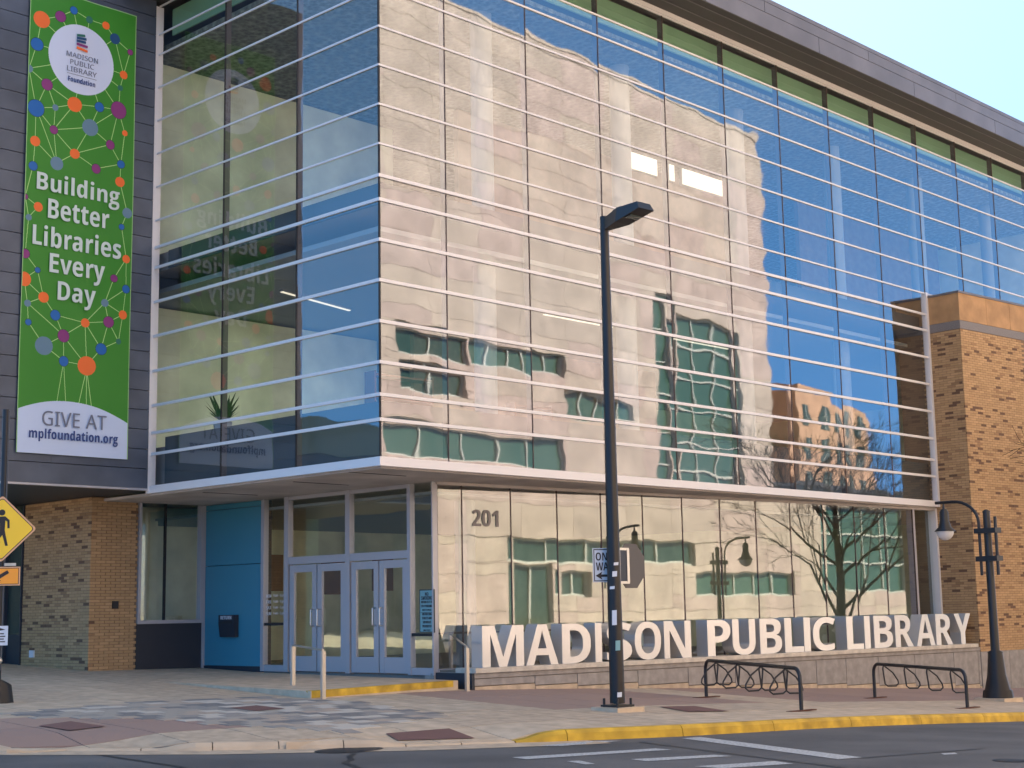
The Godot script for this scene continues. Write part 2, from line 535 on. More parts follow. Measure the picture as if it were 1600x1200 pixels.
func kerb_profile(s: float) -> Array:
	var t := kerb_t(s)
	var t2 := (kerb_t(s + 0.1) - kerb_t(s - 0.1)) / 0.2
	var out := Vector2(-t2, 1.0).normalized()
	var q := Vector2(s, t)
	var top := H(s, t)
	var r := []
	for k in [[0.02, -0.2], [0.0, top - 0.045], [-0.035, top + 0.002], [-0.16, top + 0.004], [-0.16, -0.2]]:
		var p: Vector2 = q + out * k[0]
		r.append(SF * Vector3(p.x, (R(p.x, p.y) - 0.02) if k[1] == -0.2 else k[1], p.y))
	return r

func rp(p: Vector2, up: float) -> Vector3:
	return SF * Vector3(p.x, R(p.x, p.y) + up, p.y)

func ellipse(s: float, t: float, a: float, b: float) -> Array:
	var r := []
	for k in 24:
		r.append([s + a * cos(TAU * k / 24), t + b * sin(TAU * k / 24)])
	return r

func sheet(parent: Node, called: String, pts: Array, up: float, m: Material, on_walk := false) -> void:
	var poly := PackedVector2Array()
	for p in pts:
		poly.append(Vector2(p[0], p[1]))
	var tri := Geometry2D.triangulate_polygon(poly)
	var b := MB.new()
	for p in poly:
		b.vert(SF * Vector3(p.x, (H(p.x, p.y) if on_walk else R(p.x, p.y)) + up, p.y), Vector3.UP)
	for k in range(0, tri.size(), 3):
		var a := poly[tri[k]]
		var flip: bool = (poly[tri[k + 1]] - a).cross(poly[tri[k + 2]] - a) > 0
		b.ix.append_array(PackedInt32Array([tri[k], tri[k + 1], tri[k + 2]] if flip else [tri[k], tri[k + 2], tri[k + 1]]))
	part(parent, called, b.mesh(), m)

# ---------------------------------------------------------------- the library
const ROWS := [0.0, 0.711, 1.168, 1.762, 2.52, 3.285, 4.045, 4.81, 5.268, 5.88, 6.645, 7.41, 8.17, 8.935, 9.70, 10.18, 10.84]
const XEND := 20.27
const XFAR := 31.787

func pane_mesh(w: float, h: float, strength := 1.0) -> ArrayMesh:   # a unit pane whose face is very slightly bowed, as sealed glazing is
	var b := MB.new()
	var nx := 12
	var ny := 6
	var tx := rng.randf_range(-0.0012, 0.0012)
	var ty := rng.randf_range(-0.0022, 0.0022)
	var kx := rng.randf_range(0.001, 0.005) * (1 if rng.randf() < 0.8 else -1)
	var ky := rng.randf_range(0.002, 0.006) * (1 if rng.randf() < 0.75 else -1)
	var p1 := rng.randf() * TAU
	var p2 := rng.randf() * TAU
	for j in ny + 1:
		for i in nx + 1:
			var x := float(i) / nx - 0.5
			var y := float(j) / ny - 0.5
			var a := tx + kx * 8.0 * x * x * x + 0.0010 * sin(9.0 * x + 4.0 * y + p1) + 0.0007 * sin(21.0 * x - 7.0 * y + p2)
			var c := ty + ky * 8.0 * y * y * y * (1.0 - x * x) + 0.0013 * sin(7.0 * x - 5.0 * y + p2) + 0.0008 * sin(16.0 * x + 9.0 * y + p1)
			b.vert(Vector3(x, y, 0), Vector3(a * strength * w, c * strength * h, 1).normalized())
	for j in ny:
		for i in nx:
			var k := j * (nx + 1) + i
			b.ix.append_array(PackedInt32Array([k, k + nx + 2, k + 1, k, k + nx + 1, k + nx + 2]))
	return b.mesh()

func pane(parent: Node, variants: Array, x0: float, x1: float, y0: float, y1: float, frame: Transform3D, m: Material) -> void:
	part(parent, "pane", variants[rng.randi() % variants.size()], m, frame * Transform3D(Basis.from_scale(Vector3(x1 - x0, y1 - y0, 1)), Vector3((x0 + x1) / 2, (y0 + y1) / 2, 0)))

func library() -> void:
	var lib := thing("library_building", "glass-fronted two-storey library box over brick base, overhanging flat roof", "building")
	var right := Transform3D()
	var left := Transform3D(Basis(Vector3.UP, -PI / 2), Vector3.ZERO)   # local x runs along +z
	var variants := []
	for k in 28:
		variants.append(pane_mesh(2.3, 0.76))
	var xs := [0.0, 1.691]
	while xs[-1] < XFAR - 0.1:
		xs.append(xs[-1] + 2.3150)
	var zs := [-7.5, -4.95, -2.473, 0.0]
	for r in ROWS.size() - 1:
		var y0: float = ROWS[r]
		var y1: float = ROWS[r + 1]
		var m: Material = M.glass
		if r < 2 or r == 7:
			m = M.glass_spandrel
		for k in xs.size() - 1:
			if y0 < 5.2 and k >= 9:
				break
			pane(lib, variants, xs[k], minf(xs[k + 1], XEND) if y0 < 5.2 else xs[k + 1], y0, y1, right, m)
		for k in 3:
			pane(lib, variants, zs[k], zs[k + 1], y0, y1, left, M.glass_side)
	# horizontal caps, the vertical joints, the edge profiles
	for r in ROWS.size():
		var y: float = ROWS[r]
		var hh := 0.031 if r <= 8 else 0.019
		var end := XEND if y < 5.2 else XFAR
		if r == 0:
			bx(lib, "sill_cap", Vector3(-0.05, -0.13, -0.1), Vector3(end, 0.035, 0.05), M.alu)
			bx(lib, "sill_cap", Vector3(-0.048, -0.128, -7.5), Vector3(0.1, 0.033, -0.101), M.alu)
			continue
		var out := 0.034 if r <= 8 else 0.024
		bx(lib, "mullion_cap", Vector3(-out, y - hh, 0.002), Vector3(end, y + hh, out), M.alu)
		bx(lib, "mullion_cap", Vector3(-out, y - hh, -7.5), Vector3(-0.002, y + hh, 0.001), M.alu)
	for k in range(1, xs.size()):
		bx(lib, "mullion_joint", Vector3(xs[k] - 0.008, 0.0 if k < 9 else 5.0, -0.02), Vector3(xs[k] + 0.008, 10.84, 0.012), M.seal)
		bx(lib, "mullion", Vector3(xs[k] - 0.010, 0.0 if k < 9 else 5.2, -0.14), Vector3(xs[k] + 0.010, 10.8, -0.021), M.sign_back)
	for k in [1, 2]:
		bx(lib, "mullion_joint", Vector3(-0.012, 0, zs[k] - 0.012), Vector3(0.02, 10.84, zs[k] + 0.012), M.gasket)
		bx(lib, "mullion", Vector3(0.021, 0, zs[k] - 0.010), Vector3(0.14, 10.8, zs[k] + 0.010), M.sign_back)
	bx(lib, "corner_joint", Vector3(-0.016, 0.03, -0.016), Vector3(0.016, 10.84, 0.016), M.gasket)
	bx(lib, "edge_profile", Vector3(-0.09, -0.13, -7.58), Vector3(0.1, 10.84, -7.502), M.alu)
	bx(lib, "edge_profile", Vector3(XEND - 0.13, -0.128, -0.1), Vector3(XEND - 0.035, 5.9, 0.07), M.alu)
	# spandrel panels behind the opaque rows
	for q in [[0.05, 1.10], [4.84, 5.24]]:
		bx(lib, "spandrel_panel", Vector3(0.3, q[0], -0.30), Vector3(XEND, q[1], -0.26), M.spandrel)
		bx(lib, "spandrel_panel", Vector3(0.26, q[0], -7.4), Vector3(0.30, q[1], -0.25), M.spandrel)
	bx(lib, "spandrel_panel", Vector3(0.3, 10.21, -0.30), Vector3(XFAR, 10.82, -0.26), M.spandrel_green)
	bx(lib, "spandrel_panel", Vector3(0.26, 10.21, -7.4), Vector3(0.30, 10.82, -0.25), M.spandrel_green)
	# roof with its fascia panels
	var roof := bx(lib, "roof", Vector3(-1.05, 10.95, -14.2), Vector3(XFAR + 2, 11.62, 1.08), M.roof_soffit)
	bx(roof, "head_trim", Vector3(-0.07, 10.84, -0.05), Vector3(XFAR, 10.949, 0.07), M.alu)
	for q in [[1.08, 0.02], [0.82, 0.03], [0.43, 0.03]]:
		bx(roof, "soffit_seam", Vector3(-1.0, 10.935, q[0] - q[1]), Vector3(XFAR + 2, 10.9485, q[0] - 0.003), M.fascia)
	for band in [[10.9, 11.305, 0.53, 1.12], [11.315, 11.575, 2.89, 1.125], [11.585, 11.69, 0.9, 1.13]]:
		var x: float = -1.10 + band[2] - 4.7
		while x < XFAR + 1.9:
			var a := maxf(x + 0.008, -1.1)
			var c := minf(x + 4.7 - 0.008, XFAR + 2.0)
			if c > a:
				bx(roof, "fascia_panel", Vector3(a, band[0], 1.083), Vector3(c, band[1], band[3]), M.fascia)
			x += 4.7
	for band in [[10.9, 11.305], [11.315, 11.575], [11.585, 11.69]]:
		for k in 3:
			bx(roof, "fascia_panel", Vector3(-1.12, band[0], -7.4 + k * 2.83), Vector3(-1.053, band[1], -7.4 + k * 2.83 + 2.815), M.fascia)
	# soffit under the overhanging box, with slots
	var sof := bx(lib, "soffit", Vector3(0.1, -0.16, -9.6), Vector3(XEND, -0.10, -0.101), M.soffit)
	for q in [[1.4, -3.2], [1.4, -6.3], [1.0, -1.0]]:
		bx(sof, "slot_light", Vector3(q[0] - 0.9, -0.168, q[1] - 0.02), Vector3(q[0] + 0.5, -0.161, q[1] + 0.02), M.gasket)
	# floors, ceilings and inner walls
	bx(lib, "floor_slab", Vector3(0.31, 0.1, -13.7), Vector3(XFAR, 0.9, -0.31), M.in_floor)
	bx(lib, "floor_slab", Vector3(0.31, 4.84, -13.7), Vector3(XFAR, 5.24, -0.31), M.in_floor)
	bx(lib, "floor_slab", Vector3(2.86, -4.4, -13.7), Vector3(21.6, -3.985, -1.7), M.in_floor)
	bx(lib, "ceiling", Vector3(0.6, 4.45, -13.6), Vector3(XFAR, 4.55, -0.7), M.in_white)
	bx(lib, "ceiling", Vector3(0.4, 10.05, -13.6), Vector3(XFAR, 10.15, -0.4), M.in_ceiling)
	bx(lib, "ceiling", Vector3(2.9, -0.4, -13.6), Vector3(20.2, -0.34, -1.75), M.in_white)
	bx(lib, "back_wall", Vector3(-3.9, -4.4, -14.1), Vector3(XFAR + 1, 10.9, -13.75), M.in_wall)
	bx(lib, "side_wall", Vector3(XFAR + 0.01, -4.4, -13.7), Vector3(XFAR + 0.3, 10.9, -0.05), M.in_wall)
	for q in [[8.0, 20.0, 5.25, 10.0, -6.2], [8.05, 18.0, 0.92, 4.4, -8.0], [22.0, 31.0, 5.25, 10.0, -5.2], [0.4, 7.9, 5.25, 10.0, -8.6], [1.2, 8.0, 0.92, 4.4, -9.4]]:
		bx(lib, "inner_wall", Vector3(q[0], q[2], q[4] - 0.15), Vector3(q[1], q[3], q[4]), M.in_wall if q[0] < 5.0 else M.in_wall_dimmed)
	bx(lib, "inner_wall", Vector3(2.95, -3.97, -13.6), Vector3(20.2, -0.41, -13.4), M.in_wall)
	for q in [[6.2, -2.1, 0.9], [7.4, -2.1, 0.55], [9.3, -2.2, 1.0], [11.2, -2.1, 0.8]]:
		bx(lib, "notice_board", Vector3(q[0], q[1], -13.39), Vector3(q[0] + q[2], q[1] + 1.0, -13.36), M.wood)
	bx(lib, "inner_wall", Vector3(0.95, -3.97, -12.0), Vector3(2.98, -0.1, -11.9), M.in_wall)
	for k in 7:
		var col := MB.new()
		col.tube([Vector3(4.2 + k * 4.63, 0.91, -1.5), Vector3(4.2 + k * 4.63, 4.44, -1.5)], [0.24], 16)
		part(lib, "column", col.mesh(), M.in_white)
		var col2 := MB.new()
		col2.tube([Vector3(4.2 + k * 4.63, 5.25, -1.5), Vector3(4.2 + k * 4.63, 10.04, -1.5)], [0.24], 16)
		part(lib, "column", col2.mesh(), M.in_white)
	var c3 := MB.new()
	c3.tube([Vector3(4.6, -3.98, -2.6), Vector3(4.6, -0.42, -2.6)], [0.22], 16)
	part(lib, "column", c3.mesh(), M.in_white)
	# the panelled wing that carries the banner
	bx(lib, "wing_core", Vector3(-3.85, 0.02, -13.74), Vector3(-0.02, 11.9, -7.62), M.gasket)
	var y := -0.03
	var row := 0
	while y < 11.8:
		var cuts := [-3.9, -2.6 if row % 2 else -1.95, 0.0] if row > 1 else [-3.9, -3.36 + row, 0.0]
		for k in 2:
			bx(lib, "wall_panel", Vector3(cuts[k] + 0.004, y + 0.006, -7.62), Vector3(cuts[k + 1] - 0.094 * k - 0.004, y + 0.415, -7.5), M.panel)
		bx(lib, "wall_panel", Vector3(-3.97, y + 0.006, -13.7), Vector3(-3.853, y + 0.415, -7.51), M.panel)
		y += 0.424
		row += 1
	bx(lib, "wing_soffit", Vector3(-3.85, -0.06, -13.7), Vector3(-0.01, 0.015, -7.64), M.navy)
	bx(lib, "drip_edge", Vector3(-3.9, -0.07, -7.64), Vector3(-0.1, -0.031, -7.485), M.alu_frame)
	entrance(lib)
	street_glass(lib)
	tower(lib)

func entrance(lib: Node3D) -> void:
	var X := 2.8
	var flo := -3.98
	# frame posts and rails of the entry wall, seen from the side street
	var fr := [[-1.64, -1.605, flo, -0.16], [-2.37, -2.28, flo, -0.16], [-4.33, -4.19, flo, -0.16], [-6.45, -6.30, flo, -0.16], [-7.30, -7.20, flo, -0.16], [-9.66, -9.56, flo, -0.16]]
	for q in fr:
		bx(lib, "entry_post", Vector3(X - 0.06, q[2], q[0]), Vector3(X + 0.08, q[3], q[1]), M.gasket if q[1] > -1.6 else M.alu_frame)
	for q in [[-6.30, -4.33], [-4.19, -2.37]]:
		bx(lib, "entry_rail", Vector3(X - 0.05, -1.66, q[0]), Vector3(X + 0.07, -1.50, q[1]), M.alu_frame)
		bx(lib, "entry_rail", Vector3(X - 0.04, -0.24, q[0]), Vector3(X + 0.06, -0.161, q[1]), M.alu_frame)
	bx(lib, "entry_rail", Vector3(X - 0.03, -2.98, -7.20), Vector3(X + 0.05, -2.92, -6.45), M.gasket)
	bx(lib, "entry_rail", Vector3(X - 0.04, flo, -7.20), Vector3(X + 0.06, flo + 0.14, -6.45), M.alu_frame)
	bx(lib, "entry_rail", Vector3(X - 0.04, flo, -2.28), Vector3(X + 0.06, flo + 0.14, -1.62), M.alu_frame)
	bx(lib, "entry_rail", Vector3(X - 0.03, -3.22, -2.28), Vector3(X + 0.05, -3.16, -1.62), M.gasket)
	var face := Transform3D(Basis(Vector3.UP, -PI / 2), Vector3(X, 0, 0))
	var v := []
	for k in 5:
		v.append(pane_mesh(1.0, 2.0, 0.6))
	for q in [[-2.28, -1.62, -3.84, -0.16], [-7.20, -6.45, -3.84, -0.16], [-4.19, -2.37, -1.50, -0.24], [-6.30, -4.33, -1.50, -0.24]]:
		pane(lib, v, q[0], q[1], q[2], q[3], face, M.glass_entry)
	# four door leaves
	for z0 in [-6.28, -5.31, -4.17, -3.27]:
		var w := 0.955 if z0 < -4.5 else 0.885
		var d := Node3D.new()
		d.name = "door"
		lib.add_child(d, true)
		d.position = Vector3(X, flo, z0)
		bx(d, "stile", Vector3(-0.03, 0.02, 0.008), Vector3(0.03, 2.30, 0.16), M.alu_frame)
		bx(d, "stile", Vector3(-0.03, 0.02, w - 0.16), Vector3(0.03, 2.30, w - 0.008), M.alu_frame)
		bx(d, "rail", Vector3(-0.028, 0.02, 0.161), Vector3(0.028, 0.34, w - 0.161), M.alu_frame)
		bx(d, "rail", Vector3(-0.028, 2.14, 0.161), Vector3(0.028, 2.30, w - 0.161), M.alu_frame)
		part(d, "door_pane", v[rng.randi() % 5], M.glass_entry, Transform3D(Basis(Vector3.UP, -PI / 2) * Basis.from_scale(Vector3(w - 0.32, 1.80, 1)), Vector3(0, 1.24, w / 2)))
		var hz := w - 0.10 if z0 in [-6.28, -4.17] else 0.10
		var hd := MB.new()
		hd.tube([Vector3(-0.03, 0.98, hz), Vector3(-0.10, 0.98, hz), Vector3(-0.115, 1.0, hz), Vector3(-0.115, 1.32, hz), Vector3(-0.10, 1.34, hz), Vector3(-0.03, 1.34, hz)], [0.016], 8)
		part(d, "handle", hd.mesh(), M.steel)
	# blue wall with the book return
	for q in [[-9.55, -7.31, -3.88, -1.60], [-9.55, -7.31, -1.585, -0.30], [-9.55, -7.31, -0.285, -0.17]]:
		bx(lib, "blue_panel", Vector3(X, q[2], q[0]), Vector3(X + 0.06, q[3], q[1]), M.blue)
	bx(lib, "plinth", Vector3(X - 0.01, flo - 0.05, -9.56), Vector3(X + 0.07, -3.885, -7.31), M.dark_panel)
	bx(lib, "blue_backing", Vector3(X + 0.061, flo, -9.6), Vector3(X + 0.2, -0.17, -7.25), M.navy)
	var drop := thing("book_return", "dark metal book return box on the blue wall panel", "book return", Transform3D(Basis(Vector3.UP, -PI / 2), Vector3(X - 0.002, -3.23, -8.50)))
	var mb := MB.new()
	mb.prism(PackedVector2Array([Vector2(0.005, 0), Vector2(0.10, 0), Vector2(0.14, 0.30), Vector2(0.14, 0.50), Vector2(0.005, 0.50)]), -0.30, 0.30, Transform3D(Basis(Vector3(0, 0, 1), Vector3.UP, Vector3(-1, 0, 0)), Vector3.ZERO))
	part(drop, "box", mb.mesh(), M.dark_panel)
	bx(drop, "flap", Vector3(-0.24, 0.32, 0.141), Vector3(0.24, 0.36, 0.15), M.black)
	words(drop, "lettering", "RETURN", Vector3(0, 0.44, 0.144), 0.42, 0.08, M.sign_white)
	# window wall and brick pier at the back of the recess
	var Z := -9.6
	bx(lib, "dark_base", Vector3(1.0, -4.1, Z - 0.2), Vector3(2.74, -2.90, Z), M.dark_panel)
	for q in [[1.0, 1.07, -2.9, 0.0], [2.66, 2.74, -2.9, 0.0], [1.07, 2.66, -2.9, -2.82]]:
		bx(lib, "window_frame", Vector3(q[0], q[2], Z - 0.1), Vector3(q[1], q[3], Z + 0.05), M.alu_frame)
	bx(lib, "window_frame", Vector3(1.72, -2.82, Z - 0.08), Vector3(1.76, 0.0, Z - 0.01), M.gasket)
	pane(lib, v, 1.07, 1.72, -2.82, 0.0, Transform3D(Basis(), Vector3(0, 0, Z - 0.04)), M.glass_entry)
	pane(lib, v, 1.76, 2.66, -2.82, 0.0, Transform3D(Basis(), Vector3(0, 0, Z - 0.04)), M.glass_entry)
	bx(lib, "pier_core", Vector3(-0.19, -4.2, -12.6), Vector3(0.99, -0.065, Z - 0.01), M.mortar)
	var shared := []
	for k in 7:
		var b := MB.new()
		b.col = brick_tone()
		b.box(Vector3(-0.1195, -0.0285, -0.03), Vector3(0.1195, 0.0285, 0.012))
		shared.append(b.mesh())
	var stuff := MB.new()
	for r in 62:
		var y := -4.17 + r * 0.0665
		if y > -0.1:
			break
		for k in 5:
			var x := -0.19 + 0.125 + k * 0.25 + (0.0 if r % 2 else -0.125)
			if x < -0.10 or x > 0.9:
				stuff.col = brick_tone()
				stuff.box(Vector3(maxf(x - 0.1195, -0.2), y - 0.0285, Z - 0.03), Vector3(minf(x + 0.1195, 0.99), y + 0.0285, Z + 0.012))
			else:
				part(lib, "brick", shared[rng.randi() % 7 if rng.randf() < 0.8 else 6], M.brick, Transform3D(Basis(), Vector3(x, y, Z)))
		for k in 13:
			var z := -9.6 - 0.125 - k * 0.25 + (0.125 if r % 2 else 0.0)
			stuff.col = brick_tone()
			stuff.box(Vector3(-0.202, y - 0.0285, maxf(z - 0.1195, -12.6)), Vector3(-0.16, y + 0.0285, minf(z + 0.1195, -9.59)))
	var bw := part(lib, "brickwork", stuff.mesh(), M.brick)
	bw.set_meta("kind", "stuff")
	bx(lib, "call_box", Vector3(0.36, -2.55, Z + 0.014), Vector3(0.50, -2.38, Z + 0.06), M.black)
	bx(lib, "outlet_cover", Vector3(-0.24, -3.62, -12.15), Vector3(-0.2045, -3.46, -11.95), M.sign_white)
	# storefront further back along the side street
	for q in [[-12.66, -12.61], [-13.5, -13.4], [-15.9, -15.8]]:
		bx(lib, "storefront_post", Vector3(-0.24, -4.1, q[0]), Vector3(-0.1, -0.07, q[1]), M.navy)
	bx(lib, "storefront_wall", Vector3(-0.17, -4.1, -17.0), Vector3(-0.12, -3.1, -12.67), M.navy)
	bx(lib, "storefront_glass", Vector3(-0.16, -3.1, -17.0), Vector3(-0.13, -0.07, -12.67), M.dark_glass)
	# landing and yellow step
	var land := structure("entrance_landing")
	var a := Vector3(-1.39, -4.045, -0.22)
	var c := Vector3(2.49, -4.045, -0.66)
	var m2 := MB.new()
	m2.hexa([Vector3(a.x, -4.4, a.z), Vector3(c.x, -4.4, c.z), Vector3(2.74, -4.4, -9.5), Vector3(-0.6, -4.4, -9.5), a, c, Vector3(2.74, -3.985, -9.5), Vector3(-0.6, -3.985, -9.5)])
	part(land, "landing_slab", m2.mesh(), M.concrete)
	var dirn := (c - a).normalized()
	var nrm := Vector3(-dirn.z, 0, dirn.x)
	var st := MB.new()
	var e0 := a + dirn * 0.02
	var e1 := c - dirn * 0.14
	st.hexa([e0 + Vector3(0, -0.115, 0) + nrm * 0.004, e1 + Vector3(0, -0.115, 0) + nrm * 0.004, e1 + Vector3(0, -0.115, 0) - nrm * 0.02, e0 + Vector3(0, -0.115, 0) - nrm * 0.02, e0 + Vector3(0, 0.004, 0) + nrm * 0.004, e1 + Vector3(0, 0.004, 0) + nrm * 0.004, e1 + Vector3(0, 0.004, 0) - nrm * 0.14, e0 + Vector3(0, 0.004, 0) - nrm * 0.14])
	part(land, "step_edge", st.mesh(), M.yellow)
	var ns := thing("no_smoking_sign", "pale teal no smoking notice in black frame inside the entrance glass", "sign", Transform3D(Basis(Vector3.UP, -PI / 2), Vector3(X - 0.035, -3.15, -1.82)))
	bx(ns, "plate", Vector3(-0.20, 0.0, 0), Vector3(0.24, 0.85, 0.012), M.black)
	bx(ns, "face", Vector3(-0.18, 0.02, 0.013), Vector3(0.22, 0.83, 0.016), M.sign_teal)
	var yy := 0.76
	for q in [["NO", 0.10, 0.07], ["SMOKING", 0.32, 0.075], ["WITHIN 25 FT OF", 0.33, 0.05], ["CITY-CTY BUILDINGS", 0.34, 0.05], ["MGO 23.05(2)", 0.26, 0.04], ["OBSTRUCTING", 0.28, 0.05], ["STREETS AND", 0.28, 0.05], ["SIDEWALKS", 0.24, 0.05], ["PROHIBITED", 0.26, 0.05], ["MGO 10.23", 0.2, 0.035]]:
		words(ns, "lettering", q[0], Vector3(0.02, yy, 0.018), q[1], q[2], M.sign_black)
		yy -= 0.079
	bx(ns, "divider", Vector3(-0.17, 0.395, 0.017), Vector3(0.21, 0.402, 0.019), M.sign_black)
	var hours := thing("opening_hours", "white opening hours lettering on the glass beside the doors", "lettering", Transform3D(Basis(Vector3.UP, -PI / 2), Vector3(X - 0.004, -2.95, -6.83)))
	for k in 4:
		words(hours, "lettering", "9 am - 9 pm" if k < 2 else "9 am - 5 pm", Vector3(0.14, 0.62 - k * 0.13, 0), 0.42, 0.075, M.sign_white, false)
		words(hours, "lettering", ["MON", "FRI", "SAT", "SUN"][k], Vector3(-0.24, 0.62 - k * 0.13, 0), 0.18, 0.07, M.sign_white, false)

func brick_tone() -> Color:
	var r := rng.randf()
	var k := rng.randf_range(0.92, 1.08)
	if r < 0.07:
		return Color(0.19 * k, 0.105 * k, 0.06 * k)
	if r < 0.17:
		return Color(0.40 * k, 0.235 * k, 0.115 * k)
	if r < 0.5:
		return Color(0.53 * k, 0.33 * k, 0.16 * k)
	return Color(0.58 * k, 0.365 * k, 0.18 * k)

func street_glass(lib: Node3D) -> void:
	var v := []
	for k in 8:
		v.append(pane_mesh(1.3, 3.6, 0.7))
	var js := [0.03, 0.65]
	while js[-1] < 16.3:
		js.append(js[-1] + 1.3093)
	for k in js.size() - 1:
		pane(lib, v, js[k], js[k + 1], -3.86, -0.16, SF, M.glass_low)
		bx(lib, "mullion_joint", Vector3(js[k + 1] - 0.009, -3.86, -0.03), Vector3(js[k + 1] + 0.009, -0.16, 0.012), M.seal, SF)
	pane(lib, v, 16.40, 17.42, -3.86, -0.16, Transform3D(SF.basis, SF * Vector3(0, 0, -0.12)), M.glass_entry)
	bx(lib, "end_frame", Vector3(16.36, -3.9, -0.2), Vector3(16.44, -0.16, 0.02), M.alu_frame, SF)
	bx(lib, "end_frame", Vector3(17.40, -3.9, -0.2), Vector3(17.475, -0.16, 0.05), M.alu, SF)
	bx(lib, "head_frame", Vector3(0.0, -0.22, -0.16), Vector3(17.40, -0.161, 0.03), M.soffit, SF)
	bx(lib, "sill_frame", Vector3(0.0, -3.94, -0.12), Vector3(17.40, -3.86, 0.02), M.alu_frame, SF)
	bx(lib, "corner_post", Vector3(-0.045, -3.98, -0.09), Vector3(-0.005, -0.161, -0.02), M.gasket, SF)
	bx(lib, "handrail_inside", Vector3(0.0, -3.19, -0.12), Vector3(5.0, -3.15, -0.08), M.gasket, SF)
	bx(lib, "plinth", Vector3(-0.1, -4.9, -0.3), Vector3(17.46, -3.94, 0.0), M.stone_base, SF)
	var num := words(lib, "house_number", "201", SF * Vector3(1.265, -0.86, 0.012), 0.70, 0.34, M.fascia, true, 0.01, SF.basis)
	num.set_meta("label", "grey house number 201 on the glass")
	# low stone wall with the ledge that carries the letters
	var wall := thing("stone_wall", "low grey stone wall with cream ledge under the big letters", "wall", SF)
	bx(wall, "wall_core", Vector3(0.03, -5.7, 0.01), Vector3(17.45, -4.02, 1.09), M.joint)
	bx(wall, "ledge", Vector3(0.0, -3.92, 0.55), Vector3(17.33, -3.83, 1.17), M.ledge)
	bx(wall, "wall_cap", Vector3(0.0, -4.02, 0.005), Vector3(17.47, -3.921, 1.13), M.stone_base)
	bx(wall, "planter_bed", Vector3(0.03, -3.92, 0.005), Vector3(17.4, -3.88, 0.549), M.joint)
	var s := 0.006
	while s < 17.4:
		var w: float = [1.55, 1.15, 1.75, 1.3][rng.randi() % 4]
		var e: float = minf(s + w, 17.47)
		var yb := G(s + w / 2) + 0.10
		if yb < -4.06:
			bx(wall, "stone_block", Vector3(s, yb, 1.02), Vector3(e - 0.020, -4.035, 1.128), M.stone_base)
		bx(wall, "stone_block", Vector3(s, yb - 1.0, 1.02), Vector3(e - 0.020, yb - 0.018, 1.136), M.concrete2)
		s = e
	bx(wall, "end_block", Vector3(-0.06, -4.6, 0.0), Vector3(0.005, -3.925, 1.125), M.dark_panel)

func tower(lib: Node3D) -> void:
	# brick tower beside the glass, in the street's own line
	bx(lib, "tower_core", Vector3(17.49, -4.05, -0.9), Vector3(21.6, 4.95, 1.12), M.mortar, SF)
	var mb := MB.new()
	for r in 133:
		var y := -4.02 + r * 0.0665
		if y > 4.7:
			break
		for k in 13:
			var s := 17.48 + 0.125 + k * 0.25 - (0.125 if r % 2 else 0.0)
			mb.col = brick_tone()
			mb.box(Vector3(maxf(s - 0.1195, 17.478), y - 0.0285, 1.09), Vector3(s + 0.1195, y + 0.0285, 1.132), SF)
		for k in 5:
			var t := 1.12 - 0.125 - k * 0.25 + (0.125 if r % 2 else 0.0)
			mb.col = brick_tone()
			mb.box(Vector3(17.478, y - 0.0285, t - 0.1195), Vector3(17.52, y + 0.0285, minf(t + 0.1195, 1.10)), SF)
	var bw := part(lib, "brickwork", mb.mesh(), M.brick)
	bw.set_meta("kind", "stuff")
	bx(lib, "tower_band", Vector3(17.47, 4.74, -0.9), Vector3(21.6, 4.97, 1.138), M.band, SF)
	bx(lib, "cap_core", Vector3(17.50, 4.97, -0.9), Vector3(21.6, 5.72, 1.10), M.joint, SF)
	for q in [[17.465, 18.84], [18.85, 20.06], [20.07, 21.6]]:
		bx(lib, "cap_block", Vector3(q[0], 4.975, 0.9), Vector3(q[1], 5.74, 1.145), M.cap, SF)
	bx(lib, "cap_block", Vector3(17.465, 4.975, -0.9), Vector3(17.6, 5.74, 0.895), M.cap, SF)
	bx(lib, "tower_coping", Vector3(17.44, 5.742, -0.9), Vector3(21.6, 5.80, 1.17), M.fascia, SF)
	for k in 3:
		bx(lib, "tower_base_block", Vector3(17.475 + k * 1.4, -5.9, -0.3), Vector3(17.475 + k * 1.4 + 1.39, -4.055, 1.14), M.stone_base, SF)

